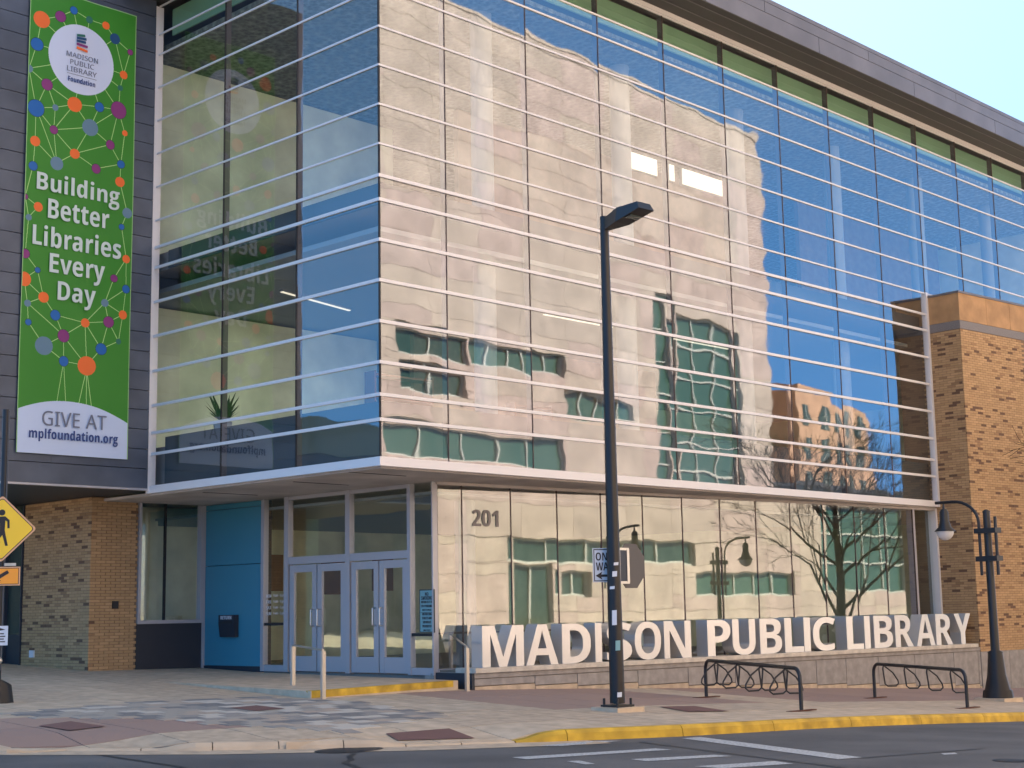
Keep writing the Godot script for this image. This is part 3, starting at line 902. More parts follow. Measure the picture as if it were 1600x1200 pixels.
# ---------------------------------------------------------------- the stone building opposite, seen in the glass
func opposite() -> void:
	var o := thing("stone_building", "tall limestone civic building across the street, seen mirrored in the library glass", "building", SF)
	var T := 25.0
	var wins := [   # s0, s1, y0, y1, lights across, lights up, bright green
		[22.0, 26.3, 7.85, 9.0, 2, 1, 0], [26.5, 33.4, 7.95, 9.1, 5, 1, 1], [22.0, 26.2, 6.3, 7.5, 2, 1, 0], [33.4, 38.9, 6.35, 7.35, 4, 1, 1], [21.0, 33.4, 3.45, 4.95, 5, 1, 1],
		[41.1, 42.5, 2.6, 13.4, 1, 6, 1], [42.7, 49.1, 2.6, 12.4, 3, 6, 1], [23.5, 35.1, -0.72, 0.35, 5, 1, 0], [26.3, 28.2, -2.15, -1.05, 2, 1, 0], [35.1, 42.5, -2.2, -1.05, 5, 1, 1],
		[45.2, 52.3, -2.1, 2.45, 4, 3, 1], [23.5, 26.1, -3.9, -0.78, 2, 1, 0], [12.0, 18.0, 3.5, 4.9, 3, 1, 0], [12.0, 18.0, -2.0, 0.0, 3, 1, 0], [2.0, 9.0, 3.5, 4.9, 3, 1, 0], [2.0, 9.0, -2.6, 0.0, 3, 1, 0]]
	bx(o, "wall_core", Vector3(-13.95, -9.0, T + 0.5), Vector3(52.65, 24.1, T + 26.0), M.joint)  # unseen left stretch lengthened to bounce more light onto the library pavement
	bx(o, "parapet", Vector3(-14.05, 24.05, T - 0.06), Vector3(52.75, 24.25, T + 26.1), M.limestone3)
	var rows := []
	var y := -7.6
	while y < 24.0:
		rows.append(y)
		y += 1.585
	for r in rows.size():
		var y0: float = rows[r]
		var y1: float = minf(y0 + 1.585, 24.05)
		var s := -14.0
		while s < 52.6:
			var w := 3.15 if s > 17.0 else 7.0
			var e: float = minf(s + w, 52.7)
			if 52.7 - e < 0.8:
				e = 52.7
			var pieces := [Rect2(s, y0, e - s, y1 - y0)]
			for q in wins:
				var nxt := []
				for p in pieces:
					nxt.append_array(minus(p, Rect2(q[0], q[2], q[1] - q[0], q[3] - q[2])))
				pieces = nxt
			for p in pieces:
				if p.size.x > 0.05 and p.size.y > 0.05:
					bx(o, "stone_panel", Vector3(p.position.x + 0.009, p.position.y + 0.009, T), Vector3(p.end.x - 0.009, p.end.y - 0.009, T + 0.4), [M.limestone, M.limestone2, M.limestone3][rng.randi() % 3])
			s = e
	for q in wins:
		var win := Node3D.new()
		win.name = "window"
		o.add_child(win, true)
		win.position = Vector3(q[0], q[2], T)
		var w: float = q[1] - q[0]
		var h: float = q[3] - q[2]
		bx(win, "glass", Vector3(0, 0, 0.30), Vector3(w, h, 0.36), M.window_green if q[6] else M.window_dark)
		for k in q[4] + 1:
			bx(win, "frame", Vector3(clampf(w * k / q[4] - 0.05, 0, w - 0.1), 0, 0.2), Vector3(clampf(w * k / q[4] + 0.05, 0.1, w), h, 0.29), M.window_frame)
		for k in q[5] + 1:
			bx(win, "frame", Vector3(0, clampf(h * k / q[5] - 0.045, 0, h - 0.09), 0.205), Vector3(w, clampf(h * k / q[5] + 0.045, 0.09, h), 0.285), M.window_frame)
	# end wall panels
	for k in 8:
		for r in 20:
			bx(o, "end_panel", Vector3(52.6, -7.6 + r * 1.585, T + 0.41 + k * 3.2), Vector3(52.7, -7.6 + r * 1.585 + 1.56, T + 0.41 + k * 3.2 + 3.18), M.limestone)

func minus(a: Rect2, b: Rect2) -> Array:
	if not a.intersects(b):
		return [a]
	var i := a.intersection(b)
	var r := []
	if i.position.y - a.position.y > 0.001:
		r.append(Rect2(a.position.x, a.position.y, a.size.x, i.position.y - a.position.y))
	if a.end.y - i.end.y > 0.001:
		r.append(Rect2(a.position.x, i.end.y, a.size.x, a.end.y - i.end.y))
	if i.position.x - a.position.x > 0.001:
		r.append(Rect2(a.position.x, i.position.y, i.position.x - a.position.x, i.size.y))
	if a.end.x - i.end.x > 0.001:
		r.append(Rect2(i.end.x, i.position.y, a.end.x - i.end.x, i.size.y))
	return r

func far_buildings() -> void:
	var p := thing("peach_building", "peach rendered block with small windows down the street, mirrored in the glass", "building", SF)
	for q in [[61.0, 66.5, 10.9, 28.0], [66.5, 72.0, 10.2, 28.3], [58.6, 61.0, 12.6, 30.5]]:
		bx(p, "wall", Vector3(q[0], -9, q[3]), Vector3(q[1], q[2], q[3] + 12), M.peach)
	for r in 4:
		for k in 4:
			var s := 62.0 + k * 2.5 + (0.4 if k > 1 else 0.0)
			var w := bx(p, "window", Vector3(s, 2.2 + r * 2.1, (28.0 if k < 2 else 28.3) - 0.05), Vector3(s + 1.1, 3.5 + r * 2.1, (28.0 if k < 2 else 28.3) + 0.1), M.window_dark)
			bx(w, "frame", Vector3(s + 0.5, 2.2 + r * 2.1, (28.0 if k < 2 else 28.3) - 0.09), Vector3(s + 0.58, 3.5 + r * 2.1, (28.0 if k < 2 else 28.3) - 0.051), M.window_frame)
	var l := thing("low_dark_building", "low dark glazed building before the peach block, mirrored in the glass", "building", SF)
	bx(l, "wall", Vector3(54.5, -9, 26.2), Vector3(84, 4.2, 27.9), M.dark_glass)
	for k in 9:
		bx(l, "pier", Vector3(55 + k * 3.4, -9, 26.05), Vector3(55.4 + k * 3.4, 4.2, 26.19), M.band)
	bx(l, "roof", Vector3(54.2, 4.2, 25.9), Vector3(84.2, 4.5, 28.0), M.dark_panel)
	# across the side street, seen in the short side of the glass box
	var n := thing("corner_building", "dark brick block with hipped roof across the side street", "building", Transform3D(Basis(Vector3.UP, 0.0), Vector3(-44, -4.3, -62)))
	bx(n, "wall", Vector3(-16, 0, -14), Vector3(18, 11.0, 10), M.band)
	var rf := MB.new()
	var e := [Vector3(-16.4, 11.0, 10.4), Vector3(18.4, 11.0, 10.4), Vector3(18.4, 11.0, -14.4), Vector3(-16.4, 11.0, -14.4), Vector3(-6, 15.5, 0), Vector3(9, 15.5, 0), Vector3(9, 15.5, -3), Vector3(-6, 15.5, -3)]
	rf.hexa(e)
	part(n, "roof", rf.mesh(), M.leaf_dark)
	for r in 3:
		for k in 8:
			bx(n, "window", Vector3(-14 + k * 4.0, 1.2 + r * 3.3, 9.95), Vector3(-12.2 + k * 4.0, 3.0 + r * 3.3, 10.06), M.window_dark)

# ---------------------------------------------------------------- the banner
func banner() -> void:
	var x0 := -3.16
	var x1 := -0.63
	var y0 := 0.56
	var y1 := 10.43
	var b := thing("hanging_banner", "tall green fundraising banner with coloured dots on grey panel wall", "banner", Transform3D(Basis(), Vector3((x0 + x1) / 2, y0, -7.44)))
	var W := 400
	var HH := int(W * (y1 - y0) / (x1 - x0))
	var im := Image.create(W, HH, false, Image.FORMAT_RGBA8)
	im.fill(Color(0.20, 0.51, 0.12))
	var px := float(W) / (x1 - x0)
	var cs := [[-2.89, 9.72, 0.182, 0], [-2.47, 9.9, 0.127, 1], [-2.17, 10.12, 0.093, 2], [-1.79, 10.02, 0.079, 4], [-1.39, 10.0, 0.087, 0], [-1.16, 9.76, 0.12, 3], [-0.77, 9.56, 0.073, 1], [-2.98, 9.15, 0.146, 2], [-3.14, 8.58, 0.083, 5], [-2.73, 8.33, 0.132, 1], [-0.92, 9.0, 0.094, 0], [-1.0, 8.68, 0.065, 4], [-2.96, 7.76, 0.189, 2], [-2.52, 7.88, 0.069, 5], [-2.08, 8.05, 0.162, 0], [-1.51, 8.12, 0.114, 2], [-1.03, 8.17, 0.198, 1], [-2.54, 7.39, 0.1, 1], [-1.71, 7.62, 0.183, 5], [-0.86, 7.69, 0.065, 0], [-2.96, 7.05, 0.109, 0], [-1.21, 7.35, 0.11, 1], [-2.05, 6.97, 0.108, 0], [-2.45, 6.68, 0.144, 5], [-2.99, 6.51, 0.105, 2], [-1.55, 6.74, 0.112, 1], [-0.94, 6.97, 0.096, 2], [-0.96, 6.57, 0.11, 0], [-3.14, 5.83, 0.067, 1], [-2.84, 5.67, 0.101, 0], [-3.05, 5.41, 0.067, 5], [-0.77, 5.91, 0.114, 5], [-0.9, 5.58, 0.071, 2], [-3.1, 4.64, 0.106, 1], [-0.77, 4.89, 0.091, 0], [-2.81, 4.34, 0.067, 2], [-3.1, 4.11, 0.149, 0], [-1.06, 4.42, 0.09, 1], [-0.76, 4.23, 0.098, 2], [-2.66, 3.79, 0.113, 0], [-3.01, 3.62, 0.073, 5], [-1.26, 3.86, 0.083, 5], [-2.39, 3.45, 0.117, 2], [-2.98, 3.23, 0.073, 2], [-1.69, 3.38, 0.095, 0], [-1.16, 3.46, 0.127, 1], [-0.82, 3.66, 0.097, 0], [-2.63, 2.78, 0.192, 5], [-2.19, 3.04, 0.141, 1], [-1.32, 2.86, 0.13, 2], [-0.91, 3.07, 0.062, 4], [-2.17, 2.51, 0.113, 2], [-1.64, 2.47, 0.202, 0]]
	var tones := [Color(0.93, 0.42, 0.16), Color(0.52, 0.18, 0.45), Color(0.05, 0.38, 0.66), Color(0.08, 0.28, 0.45), Color(0.16, 0.42, 0.36), Color(0.38, 0.50, 0.58)]
	var pale := Color(0.72, 0.86, 0.55)
	var links := [[0, 1], [1, 2], [2, 3], [3, 4], [4, 5], [5, 6], [0, 7], [7, 8], [8, 9], [8, 12], [9, 12], [9, 13], [9, 14], [12, 13], [13, 14], [14, 15], [15, 16], [13, 17], [12, 17], [14, 17], [14, 18], [15, 18], [16, 18], [17, 18], [16, 21], [16, 19], [18, 21], [18, 22], [17, 22], [17, 23], [12, 20], [12, 23], [20, 23], [20, 24], [22, 23], [22, 25], [21, 22], [21, 26], [25, 26], [19, 26], [26, 27], [6, 10], [5, 10], [10, 11], [11, 16], [24, 28], [28, 29], [28, 30], [29, 30], [27, 31], [31, 32], [30, 33], [32, 34], [33, 35], [35, 36], [35, 39], [36, 39], [36, 40], [39, 40], [39, 42], [40, 43], [40, 48], [43, 47], [47, 48], [47, 51], [42, 44], [42, 48], [44, 48], [48, 51], [48, 52], [44, 52], [44, 41], [44, 45], [44, 49], [41, 45], [41, 46], [41, 37], [41, 38], [37, 34], [34, 38], [45, 46], [45, 49], [45, 50], [46, 50], [49, 50], [49, 52], [51, 52], [38, 46]]
	for l in links:
		var a := Vector2((cs[l[0]][0] - x0) * px, (y1 - cs[l[0]][1]) * px)
		var c := Vector2((cs[l[1]][0] - x0) * px, (y1 - cs[l[1]][1]) * px)
		stroke(im, a, c, 1.6, pale)
	for q in [[-1.9, 9.08, -2.89, 9.72], [-1.9, 9.08, -2.47, 9.9], [-1.9, 9.08, -2.17, 10.12], [-1.9, 9.08, -1.79, 10.02], [-1.9, 9.08, -1.16, 9.76], [-1.9, 9.08, -2.98, 9.15], [-1.9, 9.08, -3.14, 8.58], [-1.9, 9.08, -2.73, 8.33], [-1.9, 9.08, -2.08, 8.05], [-1.9, 9.08, -1.51, 8.12], [-1.9, 9.08, -1.03, 8.17], [-1.9, 9.08, -1.0, 8.68], [-1.9, 9.08, -0.92, 9.0],
			[-2.17, 2.5, -2.3, 1.6], [-2.17, 2.5, -2.08, 1.6], [-1.64, 2.4, -1.8, 1.6], [-1.64, 2.4, -1.62, 1.6], [-1.64, 2.4, -1.5, 1.6]]:
		stroke(im, Vector2((q[0] - x0) * px, (y1 - q[1]) * px), Vector2((q[2] - x0) * px, (y1 - q[3]) * px), 1.6, pale)
	disc(im, Vector2((-1.95 - x0) * px, (y1 - 9.07) * px), 0.77 * px, Color(0.80, 0.83, 0.90))
	for c in cs:
		disc(im, Vector2((c[0] - x0) * px, (y1 - c[1]) * px), c[2] * px, Color(0.14, 0.24, 0.12) if c[3] in [1, 2] else tones[c[3]])
		disc(im, Vector2((c[0] - x0) * px, (y1 - c[1]) * px), c[2] * px - 1.5, tones[c[3]])
	for x in W:   # white foot with a curved upper edge, pale hem all round
		var u := (float(x) / W - 0.45) / 0.55
		var top := 1.68 - 0.36 * u * u
		var r0 := int((y1 - top) * px)
		im.fill_rect(Rect2i(x, r0, 1, HH - r0), Color(0.78, 0.82, 0.90))
	for q in [Rect2i(0, 0, 3, HH), Rect2i(W - 3, 0, 3, HH), Rect2i(0, 0, W, 3)]:
		im.fill_rect(q, Color(0.58, 0.74, 0.48))
	var m := StandardMaterial3D.new()
	m.albedo_texture = ImageTexture.create_from_image(im)
	m.roughness = 0.55
	# the cloth hangs with slight waves
	var mb := MB.new()
	var nx := 14
	var ny := 50
	for j in ny + 1:
		for i in nx + 1:
			var u := float(i) / nx
			var v := float(j) / ny
			var z := 0.014 * sin(u * 7.0 + v * 5.0) * sin(PI * u) + 0.010 * sin(u * 13.0 - v * 9.0) + 0.008 * sin(v * 31.0 + u * 3.0) * sin(PI * u)
			mb.vert(Vector3((u - 0.5) * (x1 - x0), v * (y1 - y0), z), Vector3(-0.05 * cos(u * 9 + v * 5) * sin(PI * u), -0.012 * cos(v * 31.0 + u * 3.0), 1).normalized(), Vector2(u, 1.0 - v))
	for j in ny:
		for i in nx:
			var k := j * (nx + 1) + i
			mb.ix.append_array(PackedInt32Array([k, k + nx + 2, k + 1, k, k + nx + 1, k + nx + 2]))
	part(b, "cloth", mb.mesh(), m)
	var w := mat(lin(0.60, 0.68, 0.62), 0.6)
	var dk := mat(lin(0.035, 0.05, 0.13), 0.6)
	var gr := mat(lin(0.16, 0.17, 0.22), 0.6)
	var nv := mat(lin(0.02, 0.05, 0.19), 0.6)
	var cx := (x0 + x1) / 2
	for q in [["Building", -1.945, 6.17, 1.93, 0.52, w, true], ["Better", -1.93, 5.67, 1.42, 0.42, w, true], ["Libraries", -1.94, 5.07, 2.05, 0.45, w, true], ["Every", -1.93, 4.46, 1.28, 0.54, w, true], ["Day", -1.93, 3.90, 0.88, 0.53, w, true],
			["GIVE AT", -1.90, 1.29, 1.46, 0.30, gr, false], ["mplfoundation.org", -1.90, 0.94, 2.02, 0.27, nv, true], ["MADISON", -1.95, 9.12, 0.74, 0.11, gr, false], ["PUBLIC", -1.95, 8.96, 0.56, 0.11, gr, false], ["LIBRARY", -1.95, 8.80, 0.70, 0.11, gr, false], ["Foundation", -1.95, 8.58, 0.64, 0.12, nv, true]]:
		words(b, "lettering", q[0], Vector3(q[1] - cx, q[2] - y0, 0.034), q[3], q[4], q[5], q[6], 0.003)
	bx(b, "rule", Vector3(-2.3 - cx, 8.69 - y0, 0.032), Vector3(-1.6 - cx, 8.698 - y0, 0.035), gr)
	var bars := [[0.0, 0.20, 0.0, tones[0]], [0.02, 0.20, 0.09, tones[1]], [0.05, 0.13, 0.17, tones[3]], [0.02, 0.15, 0.24, tones[3]], [0.05, 0.10, 0.31, tones[4]]]
	for q in bars:
		bx(b, "logo_bar", Vector3(-0.13, -0.025, 0), Vector3(0.13 * (q[1] / 0.2), 0.028, 0.003), mat(q[3], 0.6), Transform3D(Basis(Vector3.BACK, -0.12 + q[2] * 0.9), Vector3(-1.96 - cx, 9.29 + q[2] - y0, 0.032)))

func stroke(im: Image, a: Vector2, c: Vector2, r: float, col: Color) -> void:
	var n := int(a.distance_to(c)) + 1
	for k in n + 1:
		var p := a.lerp(c, float(k) / n)
		im.fill_rect(Rect2i(int(p.x - r / 2), int(p.y - r / 2), 2, 2), col)

func disc(im: Image, p: Vector2, r: float, col: Color) -> void:
	for y in range(int(p.y - r), int(p.y + r) + 1):
		var d := r * r - (y - p.y) * (y - p.y)
		if d > 0 and y >= 0:
			var w := sqrt(d)
			var a := maxi(0, int(p.x - w))
			im.fill_rect(Rect2i(a, y, mini(im.get_width(), int(p.x + w) + 1) - a, 1), col)

# ---------------------------------------------------------------- letters on the wall
func letter_sign() -> void:
	var t := thing("letter_sign", "row of big brushed metal letters spelling the library's name on the ledge", "sign", SF)
	var ls := [["M", 0.27, 1.34], ["A", 1.4, 2.26], ["D", 2.37, 3.17], ["I", 3.3, 3.49], ["S", 3.63, 4.37], ["O", 4.46, 5.26], ["N", 5.36, 6.21], ["P", 6.75, 7.52], ["U", 7.59, 8.38], ["B", 8.54, 9.32], ["L", 9.43, 10.12], ["I", 10.14, 10.38], ["C", 10.48, 11.34], ["L", 11.79, 12.46], ["I", 12.51, 12.74], ["B", 12.9, 13.68], ["R", 13.79, 14.56], ["A", 14.7, 15.52], ["R", 15.58, 16.34], ["Y", 16.43, 17.21]]
	for l in ls:
		if l[0] == "I":
			bx(t, "letter", Vector3(l[1], -3.828, 0.72), Vector3(l[2], -3.03, 1.05), M.letter)
		else:
			words(t, "letter", l[0], Vector3((l[1] + l[2]) / 2, -3.429, 0.885), l[2] - l[1], 0.798, M.letter, true, 0.33)

# ---------------------------------------------------------------- street furniture
func light_pole() -> void:
	var g := H(-1.3, 6.3)
	var p := thing("street_light", "tall black street light pole with flat shoebox lamp head", "street light", at(-1.3, g, 6.3))
	var b := MB.new()
	b.tube([Vector3(0, 0.12, 0), Vector3(0, 8.1, 0)], [0.125, 0.072], 12)
	part(p, "pole", b.mesh(), M.black_metal)
	bx(p, "base_plate", Vector3(-0.19, 0.07, -0.19), Vector3(0.19, 0.10, 0.19), M.black)
	for q in [[-1, -1], [1, -1], [1, 1], [-1, 1]]:
		var bb := MB.new()
		bb.tube([Vector3(q[0] * 0.15, 0.05, q[1] * 0.15), Vector3(q[0] * 0.15, 0.2, q[1] * 0.15)], [0.022], 6)
		part(p, "bolt", bb.mesh(), M.black)
	bx(p, "footing", Vector3(-0.30, -0.2, -0.30), Vector3(0.30, 0.065, 0.30), M.concrete)
	var head := MB.new()
	var ring0 := [Vector3(-0.06, 7.86, 0.06), Vector3(0.06, 7.86, 0.06), Vector3(0.06, 8.06, 0.06), Vector3(-0.06, 8.06, 0.06)]
	var ring1 := [Vector3(-0.17, 7.90, 0.42), Vector3(0.17, 7.90, 0.42), Vector3(0.15, 8.14, 0.45), Vector3(-0.15, 8.14, 0.45)]
	var ring2 := [Vector3(-0.18, 8.02, 0.98), Vector3(0.18, 8.02, 0.98), Vector3(0.15, 8.14, 0.92), Vector3(-0.15, 8.14, 0.92)]
	for r in [[ring0, ring1], [ring1, ring2]]:
		for k in 4:
			head.quad(r[0][k], r[0][(k + 1) % 4], r[1][(k + 1) % 4], r[1][k])
	head.quad(ring2[0], ring2[1], ring2[2], ring2[3])
	head.quad(ring0[3], ring0[2], ring0[1], ring0[0])
	part(p, "lamp_head", head.mesh(), M.black)
	bx(p, "lens", Vector3(-0.13, 7.935, 0.5), Vector3(0.13, 7.975, 0.9), M.dark_glass, Transform3D(Basis(Vector3.RIGHT, -0.02), Vector3(0, -0.01, 0)))
	for q in [[2.3, 0.05], [2.12, 0.09], [1.92, 0.05], [1.35, 0.24], [0.95, 0.16], [0.22, 0.08]]:
		var s := MB.new()
		s.prism(PackedVector2Array([Vector2(-0.04, 0), Vector2(0.035, 0.004), Vector2(0.04, q[1]), Vector2(-0.035, q[1] - 0.005)]), 0.115, 0.128, Transform3D(Basis(Vector3.UP, -0.75 + 0.3 * sin(q[0] * 9.0)), Vector3(0, q[0], 0)))
		part(p, "sticker", s.mesh(), M.sign_white if q[0] != 0.95 else M.sign_teal)
	# signs bolted to the pole: their own things
	var ow := thing("one_way_sign", "white one way sign with black arrow bolted behind the black pole", "sign", at(-1.3, g + 2.02, 6.3, -0.62))
	bx(ow, "plate", Vector3(-0.36, 0.02, -0.16), Vector3(0.10, 0.57, -0.15), M.sign_white)
	ow.translate_object_local(Vector3(0.045, 0, -0.02))
	bx(ow, "border", Vector3(-0.345, 0.035, -0.1495), Vector3(0.085, 0.05, -0.147), M.sign_black)
	bx(ow, "border", Vector3(-0.345, 0.54, -0.1495), Vector3(0.085, 0.555, -0.147), M.sign_black)
	bx(ow, "border", Vector3(-0.345, 0.051, -0.1495), Vector3(-0.332, 0.539, -0.147), M.sign_black)
	words(ow, "lettering", "ONE", Vector3(-0.175, 0.435, -0.147), 0.27, 0.13, M.sign_black)
	words(ow, "lettering", "WAY", Vector3(-0.17, 0.275, -0.147), 0.28, 0.13, M.sign_black)
	var ar := MB.new()
	ar.prism(PackedVector2Array([Vector2(-0.32, 0.125), Vector2(-0.21, 0.19), Vector2(-0.225, 0.145), Vector2(0.06, 0.145), Vector2(0.06, 0.105), Vector2(-0.225, 0.105), Vector2(-0.21, 0.06)]), -0.149, -0.146)
	part(ow, "arrow", ar.mesh(), M.sign_black)
	var ss := thing("stop_sign", "octagonal sign seen from its grey back on the black pole", "sign", at(-1.3, g + 1.93, 6.3, 0.12))
	var oc := PackedVector2Array()
	for k in 8:
		var a := TAU * (k + 0.5) / 8
		oc.append(Vector2(0.47 + 0.39 * cos(a), 0.37 + 0.39 * sin(a)))
	var om := MB.new()
	om.prism(oc, -0.02, -0.008)
	part(ss, "plate", om.mesh(), M.sign_back)
	bx(ss, "bracket", Vector3(0.10, 0.10, 0.0), Vector3(0.14, 0.64, 0.03), M.steel)
	bx(ss, "bracket", Vector3(0.32, 0.10, -0.006), Vector3(0.38, 0.64, 0.03), M.steel)
	bx(ss, "bracket", Vector3(0.0, 0.62, 0.0), Vector3(0.38, 0.66, 0.025), M.steel)
	bx(ss, "bracket", Vector3(0.0, 0.08, 0.0), Vector3(0.38, 0.12, 0.025), M.steel)
	bx(ss, "back_box", Vector3(0.14, 0.12, 0.0), Vector3(0.32, 0.62, 0.02), M.navy)

func street_lamps() -> void:
	var g := H(10.5, 5.85)
	var l := thing("street_lamp", "black three-tube street lamp with hooked arm and clear globe by the brick tower", "street lamp", at(10.5, g, 5.85), "hooked street lamps")
	bx(l, "footing", Vector3(-0.36, -0.1, -0.36), Vector3(0.36, 0.07, 0.36), M.concrete)
	var base := MB.new()
	base.tube([Vector3(0, 0.07, 0), Vector3(0, 0.22, 0), Vector3(0, 0.24, 0), Vector3(0, 0.55, 0), Vector3(0, 1.0, 0), Vector3(0, 1.02, 0), Vector3(0, 1.06, 0)], [0.33, 0.31, 0.27, 0.20, 0.16, 0.17, 0.10], 8)
	part(l, "base", base.mesh(), M.black)
	var sh := MB.new()
	sh.tube([Vector3(0, 1.05, 0), Vector3(0, 3.98, 0), Vector3(0, 4.02, 0), Vector3(0, 4.06, 0)], [0.095, 0.075, 0.085, 0.03], 12)
	part(l, "shaft", sh.mesh(), M.black)
	for y in [2.95, 3.55]:
		bx(l, "collar", Vector3(-0.12, y, -0.26), Vector3(0.12, y + 0.11, 0.26), M.black)
	var t1 := MB.new()
	t1.tube([Vector3(0, 2.65, 0.2), Vector3(0, 3.9, 0.2)], [0.035], 8)
	part(l, "side_tube", t1.mesh(), M.black)
	var pts := [Vector3(0, 2.65, -0.2), Vector3(0, 3.75, -0.2)]
	for k in 9:
		var a := PI / 2 * k / 8
		pts.append(Vector3(0, 3.78 + 0.50 * sin(a), -0.2 - 0.62 * (1.0 - cos(a))))
	pts.append(Vector3(0, 4.28, -1.25))
	var arm := MB.new()
	arm.tube(pts, [0.034], 8)
	part(l, "arm", arm.mesh(), M.black)
	var cap := MB.new()
	cap.tube([Vector3(0, 4.26, -1.05), Vector3(0, 4.14, -1.05), Vector3(0, 4.12, -1.05), Vector3(0, 4.06, -1.05), Vector3(0, 3.88, -1.05), Vector3(0, 3.74, -1.05), Vector3(0, 3.66, -1.05), Vector3(0, 3.64, -1.05)], [0.02, 0.03, 0.07, 0.10, 0.10, 0.14, 0.22, 0.23], 14)
	part(l, "lamp_cap", cap.mesh(), M.black)
	var gl := MB.new()
	gl.ball(Vector3(0, 3.64, -1.05), Vector3(0.19, 0.2, 0.19), 7, 16, PI / 2, PI)
	part(l, "globe", gl.mesh(), mat(lin(0.62, 0.60, 0.58), 0.15))
	var c := l.duplicate()
	c.name = numbered("street_lamp")
	add_child(c)
	c.transform = at(15.2, H(15.2, 6.0), 6.0)
	c.set_meta("label", "black hooked street lamp further along the pavement, mirrored behind the letters")

func crossing_sign() -> void:
	var g := H(-8.7, -0.2)
	var xf := at(-8.78, g, -0.2, deg_to_rad(-30.0))
	var p := thing("sign_post", "dark sign post on chunky black base at the corner", "post", xf)
	var b := MB.new()
	b.tube([Vector3(0, 0.3, 0), Vector3(0, 4.72, 0)], [0.055], 10)
	part(p, "post", b.mesh(), M.black_metal)
	bx(p, "channel", Vector3(0.04, 0.5, 0.03), Vector3(0.062, 4.70, 0.05), M.sign_back)
	var base := MB.new()
	base.tube([Vector3(0, -0.05, 0), Vector3(0, 0.27, 0), Vector3(0, 0.29, 0), Vector3(0, 0.36, 0)], [0.27, 0.22, 0.20, 0.07], 8)
	part(p, "base", base.mesh(), M.black)
	var push := MB.new()
	push.ball(Vector3(0.02, 0.66, 0.09), Vector3(0.06, 0.06, 0.05), 6, 12)
	part(p, "push_button", push.mesh(), M.rail)
	var d := thing("crossing_sign", "yellow diamond pedestrian crossing sign with walking figure", "sign", xf * Transform3D(Basis(), Vector3(0, 2.76, 0.08)))
	var sq := rounded_diamond(0.54)
	var m := MB.new()
	m.prism(sq, 0.0, 0.006)
	part(d, "plate", m.mesh(), M.sign_border)
	var m1 := MB.new()
	m1.prism(rounded_diamond(0.505), 0.0062, 0.008)
	part(d, "border", m1.mesh(), M.sign_black)
	var m2 := MB.new()
	m2.prism(rounded_diamond(0.49), 0.0082, 0.010)
	part(d, "face", m2.mesh(), M.sign_yellow)
	var f := MB.new()
	f.prism(PackedVector2Array([Vector2(-0.03, 0.20), Vector2(0.05, 0.205), Vector2(0.12, 0.14), Vector2(0.125, 0.01), Vector2(0.09, 0.01), Vector2(0.085, 0.12), Vector2(0.055, 0.135), Vector2(0.05, -0.02), Vector2(0.07, -0.12), Vector2(0.105, -0.27), Vector2(0.065, -0.275), Vector2(0.015, -0.10), Vector2(-0.05, -0.18), Vector2(-0.14, -0.26), Vector2(-0.165, -0.23), Vector2(-0.075, -0.14), Vector2(-0.03, -0.05), Vector2(-0.03, 0.10), Vector2(-0.09, 0.06), Vector2(-0.13, -0.02), Vector2(-0.155, -0.005), Vector2(-0.115, 0.10)]), 0.0104, 0.0125)
	var circ := PackedVector2Array()
	for k in 14:
		circ.append(Vector2(0.0 + 0.05 * cos(TAU * k / 14), 0.265 + 0.05 * sin(TAU * k / 14)))
	f.prism(circ, 0.0104, 0.0125)
	part(d, "figure", f.mesh(), M.sign_black)
	var a := thing("arrow_sign", "small orange plate with black downward arrow under the diamond sign", "sign", xf * Transform3D(Basis(), Vector3(0, 1.85, 0.08)))
	bx(a, "plate", Vector3(-0.31, 0, 0), Vector3(0.31, 0.30, 0.006), M.sign_border)
	bx(a, "border", Vector3(-0.29, 0.018, 0.0062), Vector3(0.29, 0.282, 0.008), M.sign_black)
	bx(a, "face", Vector3(-0.28, 0.028, 0.0082), Vector3(0.28, 0.272, 0.010), M.sign_orange)
	var am := MB.new()
	am.prism(PackedVector2Array([Vector2(-0.16, 0.06), Vector2(0.02, 0.075), Vector2(-0.02, 0.10), Vector2(0.14, 0.20), Vector2(0.11, 0.245), Vector2(-0.06, 0.145), Vector2(-0.08, 0.19)]), 0.0102, 0.012)
	part(a, "arrow", am.mesh(), M.sign_black)
	bx(a, "label_plate", Vector3(0.06, 0.315, 0.0), Vector3(0.24, 0.36, 0.006), M.ledge)
	var w := thing("crossing_notice", "small white notice plate above the push button", "sign", xf * Transform3D(Basis(), Vector3(0, 0.90, 0.08)))
	bx(w, "plate", Vector3(-0.12, 0, 0), Vector3(0.15, 0.31, 0.006), M.sign_white)
	for k in 4:
		bx(w, "text_line", Vector3(-0.09, 0.05 + k * 0.042, 0.0062), Vector3(0.11 - 0.02 * (k % 2), 0.068 + k * 0.042, 0.0075), M.sign_black)
	var bm := MB.new()
	bm.prism(PackedVector2Array([Vector2(-0.07, 0.25), Vector2(0.03, 0.275), Vector2(0.11, 0.25), Vector2(0.03, 0.235)]), 0.0062, 0.0078)
	part(w, "symbol", bm.mesh(), M.sign_black)

func rounded_diamond(r: float) -> PackedVector2Array:
	var p := PackedVector2Array()
	for k in 4:
		var a := TAU * k / 4
		for j in 4:
			var t := a - 0.7 + 1.4 * j / 3
			p.append(Vector2(cos(a), sin(a)) * (r - 0.06) + Vector2(cos(t), sin(t)) * 0.045)
	return p

